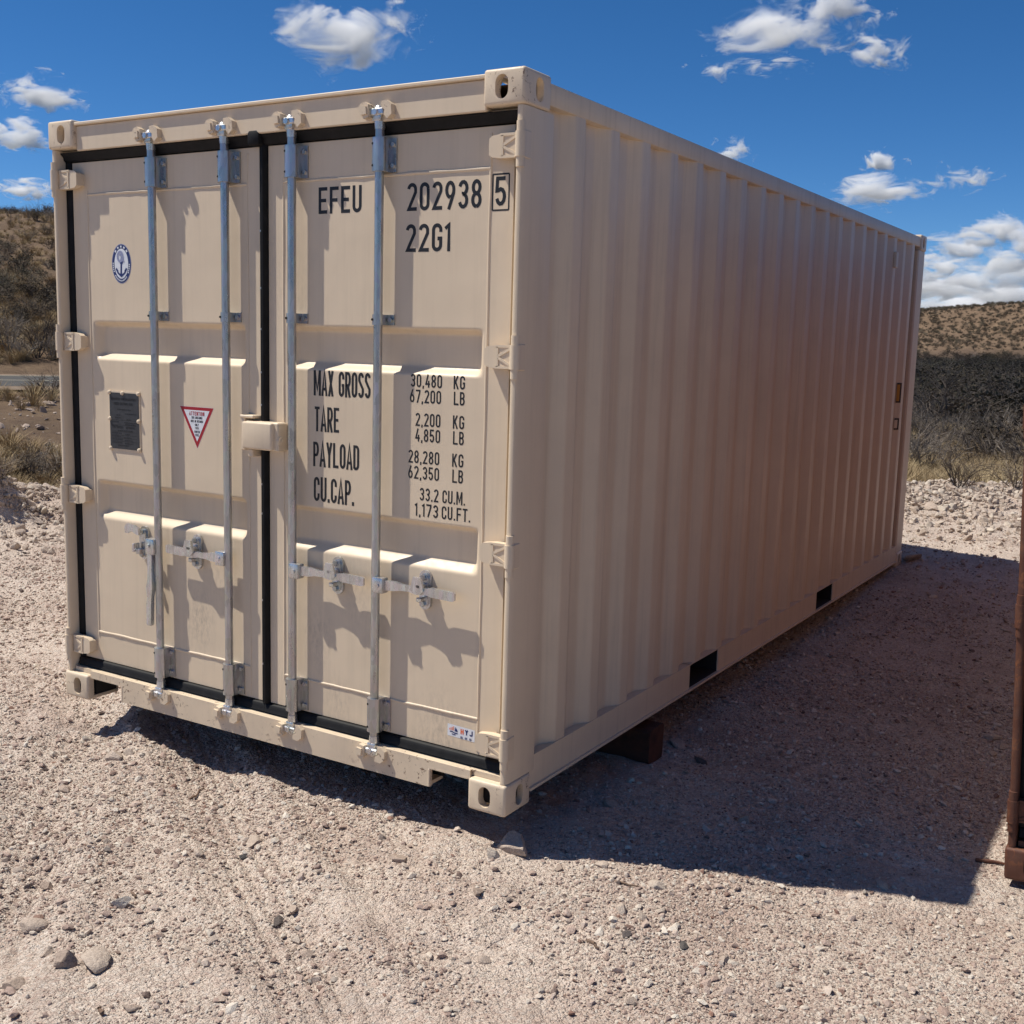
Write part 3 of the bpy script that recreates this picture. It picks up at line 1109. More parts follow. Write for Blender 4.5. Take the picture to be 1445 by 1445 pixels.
    t = MB().prism([(W - .0695, .090), (W - .0695, .118), (W - .0345, .118), (W - .0345, .086), (W - .046, .084), (W - .060, .086)], 2, .1818, 2.4252)
    t.build("door_seal", rub, dr, angle=40)
    # two lips at the meeting of the doors, the right one overlapping
    t = MB().prism([(1.2035, .062), (1.2035, .11), (1.2375, .11), (1.2375, .058), (1.229, .046), (1.221, .045), (1.219, .056), (1.213, .052), (1.207, .054)], 2, .1818, 2.4252)
    t.build("door_seal", rub, dr, angle=40)
    if detail:
        k = MB().box(1.172, 1.236, .018, .058, 2.418, 2.478, .014, 2)
        k.build("seal_corner", rub, dr)
        for z in (.35, .62, .98, 1.10, 1.42, 1.55, 1.72, 1.88, 2.1):
            MB().cyl((1.215, .053, z), (1.215, .047, z), .005, .0035, n=8).build("seal_rivet", 'galv', dr)
    # ---- hinges
    for z in (2.346, 1.645, .955, .250):
        make_hinge(dl, -1, z, P)
        make_hinge(dr, 1, z, P)
    # ---- lock rods
    for x, hd_ in zip(ROD_X, (0, -1, 1, 1)):
        make_rod(root, x, hd_)
    # ---- lock box across the two doors
    lb = empty("lock_box")
    lb.parent = root
    m = MB().box(1.158, 1.318, -.006, .030, 1.246, 1.354, .008, 3)
    m.box(1.162, 1.338, .012, .0665, 1.243, 1.3555, .004)
    m.build("lock_cover", P, lb)
    m = MB().box(1.126, 1.150, .020, .0675, 1.236, 1.378, .004)
    m.box(1.126, 1.200, .016, .0668, 1.366, 1.378, .003)
    m.box(1.168, 1.196, .018, .0668, 1.212, 1.2425, .003)
    m.build("lock_bracket", P, lb)
    m = MB().cyl((1.325, .030, 1.285), (1.342, .030, 1.285), .019, n=18)
    m.cyl((1.340, .030, 1.285), (1.346, .030, 1.285), .008, n=12)
    m.build("lock_boss", P, lb)
    return root, dl, dr, hd, si


box_root, door_l, door_r, hdr, sil = make_container("shipping_container", ('paint', 'paint_worn', 'paint_sill', 'paint_side'))
tag(box_root, "beige steel shipping container with four galvanised lock rods, raised on a timber", "container")

# ---- print on the doors
YT = YD - 0.0005
for txt, x, z, h, w in (("EFEU", 1.497, 2.156, .098, .208), ("202938", 1.915, 2.152, .098, .320), ("22G1", 1.911, 2.008, .098, .197),
                        ("MAX GROSS", 1.475, 1.470, .098, .278), ("TARE", 1.479, 1.331, .098, .123), ("PAYLOAD", 1.473, 1.193, .098, .228), ("CU.CAP.", 1.476, 1.055, .098, .202),
                        ("30,480", 1.942, 1.524, .048, .140), ("67,200", 1.939, 1.467, .048, .140), ("KG", 2.133, 1.524, .048, .049), ("LB", 2.135, 1.467, .048, .047),
                        ("2,200", 1.966, 1.382, .048, .112), ("4,850", 1.966, 1.325, .048, .112), ("KG", 2.133, 1.382, .048, .049), ("LB", 2.135, 1.325, .048, .047),
                        ("28,280", 1.936, 1.244, .048, .140), ("62,350", 1.936, 1.186, .048, .140), ("KG", 2.133, 1.244, .048, .049), ("LB", 2.135, 1.186, .048, .047),
                        ("33.2", 1.990, 1.107, .048, .085), ("CU.M.", 2.093, 1.107, .048, .100), ("1,173", 1.969, 1.048, .048, .106), ("CU.FT.", 2.091, 1.048, .048, .126)):
    o = lettering(txt, x, z, h, w, YT, 'ink', door_r, t=0.135)
    o["label"] = "black painted lettering reading " + txt
o = lettering("5", 2.2905, 2.156, .098, .044, YT, 'ink', door_r, t=.135)
o["label"] = "black check digit 5"
fr = MB()
xa, xb, za, zb = 2.280, 2.346, 2.142, 2.262
for k, (p, q) in enumerate((((xa, za), (xb, za)), ((xb, za), (xb, zb)), ((xb, zb), (xa, zb)), ((xa, zb), (xa, za)))):
    strip(fr, [p, q], .0028, lambda p, b: (p.x, YT - b, p.y), .00003 * k)
fr.build("lettering", 'ink', door_r, angle=0, fix=False)

# ---- oval emblem decal with an anchor
MAT['navy'] = plain('navy_print', (0.018, 0.030, 0.13), 0.45, var=0.1)
MAT['white_print'] = plain('white_print', (0.72, 0.74, 0.78), 0.4, var=0.03)
MAT['red_print'] = plain('red_print', (0.36, 0.010, 0.018), 0.45, var=0.08)
MAT['orange_print'] = plain('orange_print', (0.75, 0.17, 0.07), 0.45, var=0.08)
MAT['yellow_print'] = plain('yellow_print', (0.42, 0.19, 0.015), 0.45, var=0.08)
MAT['steel_blue'] = plain('pale_blue_print', (0.28, 0.30, 0.45), 0.45, var=0.1)
MAT['plate'] = plain('dark_metal_plate', (0.055, 0.056, 0.060), 0.42, 0.4, 0.5, 0.15, 60)


def oval(cx, cz, rx, rz, y, n=40):
    m = MB()
    m.add([(cx, y, cz)] + [(cx + rx * math.cos(2 * math.pi * i / n), y, cz + rz * math.sin(2 * math.pi * i / n)) for i in range(n)],
          [(0, 1 + i, 1 + (i + 1) % n) for i in range(n)])
    return m


ECX, ECZ = .380, 1.985
em = empty("emblem_decal")
em.parent = box_root
em["label"] = "oval blue and white decal with an anchor"
oval(ECX, ECZ, .062, .084, YT).build("decal_rim", 'steel_blue', em, angle=0)
oval(ECX, ECZ, .059, .081, YT - .0004).build("decal_ring", 'navy', em, angle=0)
oval(ECX, ECZ, .044, .064, YT - .0008).build("decal_field", 'white_print', em, angle=0)
an = MB()
zz = lambda p, b: (ECX + p.x, YT - .0012 - b, ECZ + p.y)
strip(an, [(0, .004), (-.002, -.045)], .0052, zz, 0)
strip(an, arc(0, -.014, .031, .034, 200, 340, 10), .0042, zz, .0001)
strip(an, [(-.034, -.020), (-.022, -.034)], .005, zz, .0002)
strip(an, [(.034, -.020), (.022, -.034)], .005, zz, .0002)
strip(an, [(-.010, -.046), (0, -.052), (.010, -.046)], .005, zz, .0003)
strip(an, [(-.008, .004), (.010, .006)], .005, zz, .0004)
an.build("anchor_print", 'navy', em, angle=0, fix=False)
fg = MB()
strip(fg, arc(-.006, .030, .017, .020, 20, 330, 12), .0050, zz, .0005)
strip(fg, [(-.006, .010), (.004, .026), (.012, .020), (.016, .006)], .0042, zz, .0006)
strip(fg, [(-.010, .034), (.000, .040), (.010, .034), (.014, .022)], .0035, zz, .0007)
fg.build("figure_print", 'steel_blue', em, angle=0, fix=False)
rg = MB()
for k, a in enumerate((90, 112, 68, 133, 47)):
    c0 = arc(0, 0, .0515, .0725, a - 5, a + 5, 3)
    strip(rg, c0, .0042, zz, .0002)
for a0, a1 in ((176, 214), (326, 364), (222, 318)):
    for k in range(int((a1 - a0) / 7)):
        strip(rg, arc(0, 0, .0515, .0725, a0 + k * 7, a0 + k * 7 + 4.6, 2), .0030, zz, .0002)
rg.build("ring_print", 'white_print', em, angle=0, fix=False)

# ---- riveted data plate
px0, px1, pz0, pz1 = .286, .474, 1.180, 1.428
pl = empty("data_plate")
pl.parent = box_root
pl["label"] = "dark grey riveted metal data plate with beige border"
MB().box(px0 - .006, px1 + .006, YD - .0035, YD - .0002, pz0 - .006, pz1 + .008).build("plate_backing", 'paint', pl)
MB().box(px0, px1, YD - .0055, YD - .0036, pz0, pz1).build("plate_face", 'plate', pl)
for (x, z) in ((px0, pz1), ((px0 + px1) / 2 - .008, pz1 - .001), (px1, pz1), (px0, (pz0 + pz1) / 2 + .008), (px1, (pz0 + pz1) / 2 + .004), (px0 + .002, pz0), (px1, pz0 + .002)):
    m = MB()
    m.cyl((x, YD - .0036, z), (x, YD - .0105, z), .0100, .0085, n=12)
    m.cyl((x, YD - .0105, z), (x, YD - .013, z), .0085, .004, n=12)
    m.build("rivet", 'paint', pl, angle=60)
yp = YD - .0062
cp = .376
tx = MB()
for t_, z, w in (("APPROVED FOR TRANSPORT", 1.395, .160), ("UNDER CUSTOMS SEAL", 1.375, .125)):
    lettering(t_, cp - w / 2, z, .011, w, yp, 'ink', None, t=.17, mb=tx)
lettering("CSC SAFETY", px0 + .016, 1.272, .010, .070, yp, 'ink', None, t=.17, mb=tx)
lettering("APPROVAL", px0 + .104, 1.272, .010, .060, yp, 'ink', None, t=.17, mb=tx)
pr = random.Random(3)
for z, a, b in ((1.355, .05, .14), (1.337, .10, .17), (1.330, .04, .07), (1.318, .035, .075), (1.312, .11, .14), (1.300, .015, .06), (1.298, .095, .18), (1.290, .1, .17),
                (1.283, .015, .05), (1.262, .05, .15), (1.250, .012, .075), (1.247, .10, .13), (1.236, .012, .07), (1.232, .09, .14), (1.222, .012, .08), (1.220, .095, .145), (1.208, .012, .08), (1.206, .095, .15), (1.196, .05, .12)):
    x = px0 + a
    while x < px0 + b:
        w = .004 + pr.random() * .009
        strip(tx, [(x, z), (min(x + w, px0 + b), z)], .0022, lambda p, bb: (p.x, yp, p.y), 0)
        x += w + .0025
tx.build("plate_print", 'ink', pl, angle=0, fix=False)
ln = MB()
for z in (1.310 - .002, 1.2865, 1.257, 1.228, 1.214, 1.2415):
    strip(ln, [(px0 + .012, z), (px1 - .012, z)], .0006, lambda p, b: (p.x, yp + .0002, p.y), 0)
ln.build("plate_rule", 'void', pl, angle=0, fix=False)

# ---- warning triangle
tri = empty("warning_decal")
tri.parent = box_root
tri["label"] = "white triangular warning decal with red border"
TL, TRr, TB = (.728, 1.390), (.927, 1.390), (.8285, 1.217)
tcx, tcz = .8285, 1.335


def tri_mesh(k, y, nm, mt):
    m = MB()
    m.add([(tcx + (p[0] - tcx) * k, y, tcz + (p[1] - tcz) * k) for p in (TL, TRr, TB)], [(0, 1, 2)])
    m.build(nm, mt, tri, angle=0)


tri_mesh(1.02, YT + .0003, "decal_rim", 'white_print')
tri_mesh(1.0, YT, "decal_border", 'red_print')
tri_mesh(.76, YT - .0004, "decal_field", 'white_print')
tw = MB()
lettering("ATTENTION", tcx - .045, 1.3545, .0165, .090, YT - .0008, 'red_print', None, t=.17, mb=tw)
tw.build("decal_print", 'red_print', tri, angle=0, fix=False)
tw = MB()
for t_, z, w in (("THIS CONTAINER", 1.3405, .064), ("MUST BE REPAIRED", 1.3255, .072), ("ONLY", 1.3105, .022), ("WITH", 1.2965, .019), ("CORTEN", 1.2815, .032), ("STEEL", 1.2675, .022)):
    lettering(t_, tcx - w / 2, z, .0100, w, YT - .0008, 'ink', None, t=.17, mb=tw)
tw.build("decal_print", 'ink', tri, angle=0, fix=False)

# ---- maker's decal
hy = empty("maker_decal")
hy.parent = box_root
hy["label"] = "small white maker decal with ship emblem and letters HYJ"
hx0, hx1, hz0, hz1 = 2.136, 2.258, .228, .278
m = MB()
m.add([(hx0, YT, hz0 + .004), (hx1, YT, hz0), (hx1, YT, hz1 - .004), (hx0, YT, hz1)], [(0, 1, 2, 3)])
m.build("decal_field", 'white_print', hy, angle=0)
y2 = YT - .0005
m = MB()
lettering("H", hx0 + .058, hz0 + .020, .020, .016, y2, '', None, t=.2, mb=m)
for k in range(4):
    strip(m, [(hx0 + .010 + k * .006, hz0 + .027), (hx0 + .010 + k * .006, hz0 + .034 + k * .003)], .0016, lambda p, b: (p.x, y2, p.y), 0)
m.build("decal_print", 'orange_print', hy, angle=0, fix=False)
m = MB()
lettering("YJ", hx0 + .078, hz0 + .020, .020, .036, y2, '', None, t=.2, mb=m)
m.add([(hx0 + .032, y2, hz0 + .025), (hx0 + .047, y2, hz0 + .024), (hx0 + .044, y2, hz0 + .032), (hx0 + .036, y2, hz0 + .042)], [(0, 1, 2, 3)])
strip(m, [(hx0 + .011, hz0 + .021), (hx0 + .020, hz0 + .022), (hx0 + .032, hz0 + .018), (hx0 + .046, hz0 + .018)], .0022, lambda p, b: (p.x, y2, p.y), 0)
strip(m, [(hx0 + .020, hz0 + .013), (hx0 + .028, hz0 + .011), (hx0 + .037, hz0 + .012)], .0018, lambda p, b: (p.x, y2, p.y), 0)
for k in range(3):
    cx_ = hx0 + .064 + k * .020
    for (a, b_, c_, d_) in ((-5, 10, 5, 10), (-5, 7, 5, 7), (-5, 4, 5, 4), (-4, 3, -4, 11), (4, 3, 4, 11), (0, 3, 0, 11)):
        strip(m, [(cx_ + a * .001, hz0 + b_ * .001), (cx_ + c_ * .001, hz0 + d_ * .001)], .0007, lambda p, b: (p.x, y2 - b, p.y), 0.0001 * abs(a))
m.build("decal_print", 'navy', hy, angle=0, fix=False)

# ---- markings on the side wall
def slope_quad(t0, t1, z0, z1, off):
    """a sheet on the rib face that turns towards the door end"""
    p0, p1 = Vector((W - .047, 5.576)), Vector((W - .011, 5.641))
    nv = Vector((p1.y - p0.y, -(p1.x - p0.x))).normalized() * off
    a, b = p0.lerp(p1, t0) + nv, p0.lerp(p1, t1) + nv
    return MB().add([(a.x, a.y, z0), (b.x, b.y, z0), (b.x, b.y, z1), (a.x, a.y, z1)], [(0, 1, 2, 3)])


for z0, z1, mt in ((1.318, 1.468, 'yellow_print'), (1.112, 1.200, 'paint_side')):
    o = slope_quad(.30, .98, z0, z1, .0015).build("side_decal", 'ink', box_root, angle=0)
    slope_quad(.30, .74, z0 + .012, z1 - .012, .0025).build("decal_field", mt, o, angle=0)
m = MB().box(W - .012, W + .010, 5.092, 5.150, 2.290, 2.400, .004)
m.build("air_vent", 'paint', box_root)

# ---- the older rusty container beside it, unseen sides reddened for bounce light
rust_root, r_dl, r_dr, r_h, r_s = make_container("shipping_container", ('rust', 'rust', 'rust', 'oxide'), detail=False)
rust_root.location = (3.990, 0.885, -0.150)
rust_root.rotation_euler = (0, RAD(-2.8), 0)
tag(rust_root, "rusty oxide brown shipping container standing beside the beige one", "container")

# ---- sleeper under the beige container
m = MB()
rr = random.Random(8)
ys = (1.172, 1.328)
rows = []
for i, x in enumerate(np.linspace(-.06, 2.468, 26)):
    j = lambda: (rr.random() - .5) * .008
    z0, z1 = -.165, -.004
    rows.append([(x, ys[0] + .012 + j(), z0), (x, ys[0] + j(), z0 + .02), (x, ys[0] + j(), z1 - .012), (x, ys[0] + .010, z1), (x, ys[1] - .010, z1),
                 (x, ys[1] + j(), z1 - .012), (x, ys[1] + j(), z0 + .02), (x, ys[1] - .012 + j(), z0), (x, ys[0] + .012, z0)])
m.sheet(rows)
m.add(rows[-1][:8], [tuple(range(8))])
m.add(rows[0][:8], [tuple(range(7, -1, -1))])
sl = m.build("timber_sleeper", 'wood', None, angle=30)
tag(sl, "reddish brown timber sleeper propping up the beige container", "timber")


# ------------------------------------------------------------------ stones
def rock_mesh(seed, sub=2, squash=(1, 1, .7), cuts=9, mat='rock', name="rock", jag=.16):
    rn = random.Random(seed)
    bm = bmesh.new()
    bmesh.ops.create_icosphere(bm, subdivisions=sub, radius=1.0)
    planes = []
    for i in range(cuts):
        n = Vector((rn.gauss(0, 1), rn.gauss(0, 1), rn.gauss(0, 1))).normalized()
        planes.append((n, .36 + rn.random() * .42))
    for v in bm.verts:
        p = v.co.copy()
        for n, d in planes:
            k = p.dot(n)
            if k > d:
                p -= n * (k - d)
        p *= 1 + (rn.random() - .5) * jag
        v.co = Vector((p.x * squash[0], p.y * squash[1], p.z * squash[2]))
    me = bpy.data.meshes.new(name)
    bm.to_mesh(me)
    bm.free()
    me.materials.append(MAT[mat])
    return me


def scatter(name, protos, pts, rots, scls, label, cat, pick=None, seed=1):
    """one object of kind stuff: prototypes instanced on points"""
    col = bpy.data.collections.new(name + "_source")
    for i, me in enumerate(protos):
        o = bpy.data.objects.new("%s_%02d" % (name, i), me)
        col.objects.link(o)
    n = len(pts)
    me = bpy.data.meshes.new(name)
    me.vertices.add(n)
    me.vertices.foreach_set("co", np.asarray(pts, np.float32).ravel())
    for nm, arr in (("rot", rots), ("scl", scls)):
        a = me.attributes.new(nm, 'FLOAT_VECTOR', 'POINT')
        a.data.foreach_set("vector", np.asarray(arr, np.float32).ravel())
    if pick is None:
        pick = np.random.RandomState(seed).randint(0, len(protos), n)
    a = me.attributes.new("pick", 'INT', 'POINT')
    a.data.foreach_set("value", np.asarray(pick, np.int32))
    me.update()
    ob = link(name, me)
    g = bpy.data.node_groups.new(name, 'GeometryNodeTree')
    g.interface.new_socket("Geometry", in_out='INPUT', socket_type='NodeSocketGeometry')
    g.interface.new_socket("Geometry", in_out='OUTPUT', socket_type='NodeSocketGeometry')
    gi, go = g.nodes.new("NodeGroupInput"), g.nodes.new("NodeGroupOutput")
    ip = g.nodes.new("GeometryNodeInstanceOnPoints")
    ci = g.nodes.new("GeometryNodeCollectionInfo")
    ci.inputs[0].default_value = col
    ci.inputs[1].default_value = True
    ci.inputs[2].default_value = True

    def attr(nm, typ):
        t = g.nodes.new("GeometryNodeInputNamedAttribute")
        t.data_type = typ
        t.inputs[0].default_value = nm
        return t.outputs[0]
    g.links.new(gi.outputs[0], ip.inputs["Points"])
    g.links.new(ci.outputs[0], ip.inputs["Instance"])
    ip.inputs["Pick Instance"].default_value = True
    g.links.new(attr("pick", 'INT'), ip.inputs["Instance Index"])
    g.links.new(attr("rot", 'FLOAT_VECTOR'), ip.inputs["Rotation"])
    g.links.new(attr("scl", 'FLOAT_VECTOR'), ip.inputs["Scale"])
    g.links.new(ip.outputs[0], go.inputs[0])
    md = ob.modifiers.new("scatter", 'NODES')
    md.node_group = g
    tag(ob, label, cat, kind="stuff")
    return ob


RS = np.random.RandomState(11)


def blocked(x, y, pad=0.0):
    """inside a corner casting, the sleeper or the other container's foot"""
    a = (x > -.02 - pad) & (x < 2.46 + pad) & (y > 1.15 - pad) & (y < 1.35 + pad)
    b = (x > 3.97 - pad) & (x < 6.5) & (y > .87 - pad) & (y < 7.0)
    return a | b


# fine gravel: dense close to the photographer's feet, coarser further off
def ring_points(n, r0, r1, a0, a1, power=1.0):
    r = r0 + (r1 - r0) * RS.rand(n) ** power
    a = np.radians(a0 + (a1 - a0) * RS.rand(n))
    return CAM[0] + np.sin(a) * r, CAM[1] + np.cos(a) * r, r


pebbles = [rock_mesh(100 + i, 1, (1, .72 + .04 * i, .45 + .05 * (i % 4)), 8, 'pebble', 'pebble', .22) for i in range(9)]
xs, ys_, sz = [], [], []
for n, r0, r1, pw, s0, s1 in ((190000, 1.9, 6.5, .95, .0028, .0085), (60000, 2.0, 8.5, .8, .005, .0135), (26000, 2.0, 11, .8, .007, .024), (45000, 6.0, 14.5, .8, .006, .016), (3200, 6, 15, .7, .015, .033)):
    x, y, r = ring_points(n, r0, r1, -63, 3, pw)
    s = s0 + (s1 - s0) * RS.rand(n) ** 2.2
    clump = 1.3 * vnoise(x * 1.3, y * 1.3) + .8 * vnoise(x * 5.1, y * 5.1)
    keep = (~blocked(x, y, .0)) & (berm_s(x, y) < 1.4) & (RS.rand(n) < .72 + .9 * clump)
    xs.append(x[keep]); ys_.append(y[keep]); sz.append(s[keep])
x, y, s = np.concatenate(xs), np.concatenate(ys_), np.concatenate(sz)
z = height(x, y) + s * .26
n = len(x)
rot = np.stack([RS.randn(n) * .35, RS.randn(n) * .35, RS.rand(n) * 6.28], 1)
scl = np.stack([s, s, s], 1) * (.8 + .4 * RS.rand(n, 3))
scatter("gravel", pebbles, np.stack([x, y, z], 1), rot, scl, "fine pale gravel strewn over the pad", "gravel")

# rubble on the bank round the pad
n = 52000
t = RS.rand(n) * 15 - 3.0
sd = RS.randn(n) * .75 - .1
x = -4.3 + .678 * t - .735 * sd
y = 2.7 + .735 * t + .678 * sd
s = .008 + .048 * RS.rand(n) ** 6
k = ~((x > -.1) & (x < 2.55) & (y > -.1) & (y < 6.1)) & ~blocked(x, y, .05)
x, y, s = x[k], y[k], s[k]
z = height(x, y) + s * .25
n = len(x)
rubble_p = [rock_mesh(300 + i, 2, (1, .8, .62), 9, 'rock', 'rubble', .10) for i in range(7)]
scatter("rubble", rubble_p, np.stack([x, y, z], 1), np.stack([RS.randn(n) * .6, RS.randn(n) * .6, RS.rand(n) * 6.28], 1),
        np.stack([s, s, s], 1) * (.75 + .5 * RS.rand(n, 3)), "pale broken rubble heaped along the bank", "rubble")


def on_ground(u, v):
    """where the line of sight through a photograph pixel meets the terrain"""
    d = ray(u, v)
    t = np.geomspace(1.5, 900, 6000)
    P = CAM[None, :] + d[None, :] * t[:, None]
    hz = height(P[:, 0], P[:, 1])
    i = np.argmax(P[:, 2] < hz)
    return P[i], t[i]


ROCKS = {
    # pixel x, y of the foot, width in pixels, height ratio, material, label
    'a': (722, 1200, 50, .62, 'rock', "large pale grey rock at the shadow edge below the container corner"),
    'b': (697, 1210, 27, .6, 'rock', "pale blocky rock touching the large rock below the container corner"),
    'c': (738, 1205, 26, .35, 'rock_brown', "flat brown stone leaning under the large rock at the corner"),
    'd': (92, 1362, 38, .75, 'rock_brown', "rounded brown rock lying beside a flat pale slab of stone"),
    'e': (132, 1360, 54, .34, 'rock', "flat pale grey slab of stone beside a rounded brown rock"),
    'f': (162, 1070, 28, .75, 'rock', "pale blocky stone near the shadow's pointed end"),
    'g': (184, 1064, 18, .5, 'rock', "small pale stone beside a blocky one near the shadow's pointed end"),
    'h': (92, 1116, 20, .7, 'rock_brown', "lone brown stone on open gravel near the wheel tracks"),
    'i': (170, 1278, 40, .45, 'rock', "long pale rock with a small twig behind it"),
    'j': (45, 1308, 36, .4, 'rock', "low pinkish pale rock half sunk in the gravel"),
    'k': (563, 1214, 28, .5, 'rock_brown', "wedge shaped brown stone in sun before the container"),
    'l': (570, 1222, 12, .6, 'rock', "tiny white stone under the wedge shaped brown one"),
    'm': (875, 1285, 22, .85, 'rock', "rounded pale stone in sun in front of the long shadow"),
    'n': (907, 1298, 20, .7, 'rock', "whitish stone next to the rounded pale one"),
    'o': (789, 1228, 18, .7, 'rock_brown', "brown pebble sized rock just outside the long shadow"),
    'p': (852, 1222, 22, .45, 'rock', "whitish flat stone on the edge of the long shadow"),
    'q': (966, 1336, 18, .55, 'rock_dark', "nearly black stone on the pale gravel"),
    'r': (415, 1286, 20, .7, 'rock_brown', "small brown angular stone with dark shadow side"),
    's': (392, 1306, 26, .45, 'rock_dark', "dark grey flat stone among brown chips"),
    't': (358, 1192, 26, .4, 'rock', "cream coloured stone half buried in gravel"),
    'u': (346, 1211, 14, .45, 'rock_dark', "small dark stone below a cream coloured one"),
    'v': (930, 1252, 28, .4, 'rock', "broad flat pinkish stone near a dry twig"),
    'w': (185, 1425, 30, .5, 'rock_brown', "brown stone at the very front of the gravel"),
    'x': (20, 1392, 34, .4, 'rock_brown', "brown ground stone in a patch of chips"),
    'y': (860, 1135, 30, .45, 'rock_brown', "dark stone lying inside the long shadow by the wall"),
    'z': (1050, 1160, 24, .5, 'rock_brown', "reddish stone in the middle of the long shadow"),
    'A': (1290, 788, 34, .3, 'rock', "flat slab beside the container's far bottom corner"),
    'B': (1312, 718, 22, .6, 'rock', "rounded pale boulder on the crest of the rubble bank"),
    'C': (1327, 719, 18, .6, 'rock', "second pale boulder on the crest of the rubble bank"),
    'D': (64, 690, 26, .6, 'rock', "big pale boulder on the bank facing the road"),
    'E': (988, 1075, 24, .5, 'rock_dark', "black stone in shadow close to the timber sleeper"),
    'F': (958, 1050, 26, .25, 'rock', "thin pale flake of stone beside the timber sleeper"),
}
for i, (k_, (u, v, wpx, hr, mt, lab)) in enumerate(ROCKS.items()):
    P, t = on_ground(u, v)
    wd = wpx * t / FPX * .66
    me = rock_mesh(500 + i * 7, 3, (1, .72, hr), 14 if hr > .4 else 6, mt, "rock", .025)
    o = link("rock", me)
    o.location = (P[0], P[1], hgt(P[0], P[1]) + wd * hr * (.42 if wpx > 45 else .22))
    o.rotation_euler = (RS.randn() * .15, RS.randn() * .15, -0.55 + RS.randn() * .5)
    o.scale = (wd, wd, wd)
    tag(o, lab, "rock", "rocks lying on the gravel")

# smaller stones one can still pick out
stone_p = [rock_mesh(700 + i, 2, (1, .78, .5), 8, ('rock', 'rock', 'rock_brown')[i % 3], 'stone', .08) for i in range(9)]
cnt = 0
while cnt < 90:
    u, v = RS.rand() * 1445, 1010 + RS.rand() * 420
    if v < 1010 + 200 * (1 - abs(u - 400) / 1200):
        continue
    P, t = on_ground(u, v)
    if -.05 < P[0] < 2.5 and P[1] > -.02 or P[0] > 3.9 and P[1] > .8:
        continue
    wd = (5.0 + 9 * RS.rand() ** 2) * t / FPX
    o = link("stone", stone_p[cnt % 9])
    o.location = (P[0], P[1], hgt(P[0], P[1]) + wd * .12)
    o.rotation_euler = (RS.randn() * .2, RS.randn() * .2, RS.rand() * 6.28)
    o.scale = (wd, wd, wd)
    if cnt % 9 % 3 == 2:
        tag(o, "small brown angular stone loose on the pale gravel", "stone", "small brown stones scattered on the gravel")
    else:
        tag(o, "small pale angular stone loose on the gravel", "stone", "small pale stones scattered on the gravel")
    cnt += 1


# dry sticks and a rusty bar
def stick(pts, r, mat, label, cat="stick", name="dry_stick"):
    m = MB()
    rows = []
    n = len(pts)
    for i, p in enumerate(pts):
        q = Vector(pts[min(i + 1, n - 1)]) - Vector(pts[max(i - 1, 0)])
        a = q.normalized().orthogonal().normalized()
        b = q.normalized().cross(a)
        rr_ = r * (1 - .45 * i / (n - 1))
        rows.append([tuple(Vector(p) + a * rr_ * math.cos(t) + b * rr_ * math.sin(t)) for t in np.linspace(0, 2 * math.pi, 8)])
    m.sheet(rows)
    m.add(rows[0][:7], [tuple(range(7))])
    m.add(rows[-1][:7], [tuple(range(6, -1, -1))])
    o = m.build(name, mat, None, angle=50)
    tag(o, label, cat)


def stick_px(a, b, r, mat, label, cat="stick", name="dry_stick", bend=.01):
    A, _ = on_ground(*a)
    B, _ = on_ground(*b)
    pts = []
    for k in np.linspace(0, 1, 7):
        p = A * (1 - k) + B * k
        pts.append((p[0] + bend * math.sin(k * 5), p[1] + bend * math.cos(k * 4), hgt(p[0], p[1]) + r * .7 + .004 * math.sin(k * 3)))
    stick(pts, r, mat, label, cat, name)


stick_px((1376, 1216), (1424, 1222), .008, 'rust', "rusty iron bar lying by the foot of the brown container", "bar", "iron_bar", .002)
stick_px((865, 1247), (908, 1253), .004, 'stick', "thin brown twig lying near a broad flat pinkish stone")
stick_px((827, 1332), (850, 1341), .006, 'stick', "short pale stick in front of the long shadow")
stick_px((264, 1130), (292, 1114), .005, 'stick', "crooked twig on the gravel before the doors")
stick_px((138, 1435), (148, 1424), .007, 'stick', "stub of yellowish wood at the front of the gravel")
stick_px((186, 1270), (192, 1258), .005, 'stick', "dark twig standing up behind a long pale rock")


# ------------------------------------------------------------------ plants
def tube(mb, p, q, r0, r1, n=3):
    mb.cyl(p, q, r0, r1, n=n, caps=False)


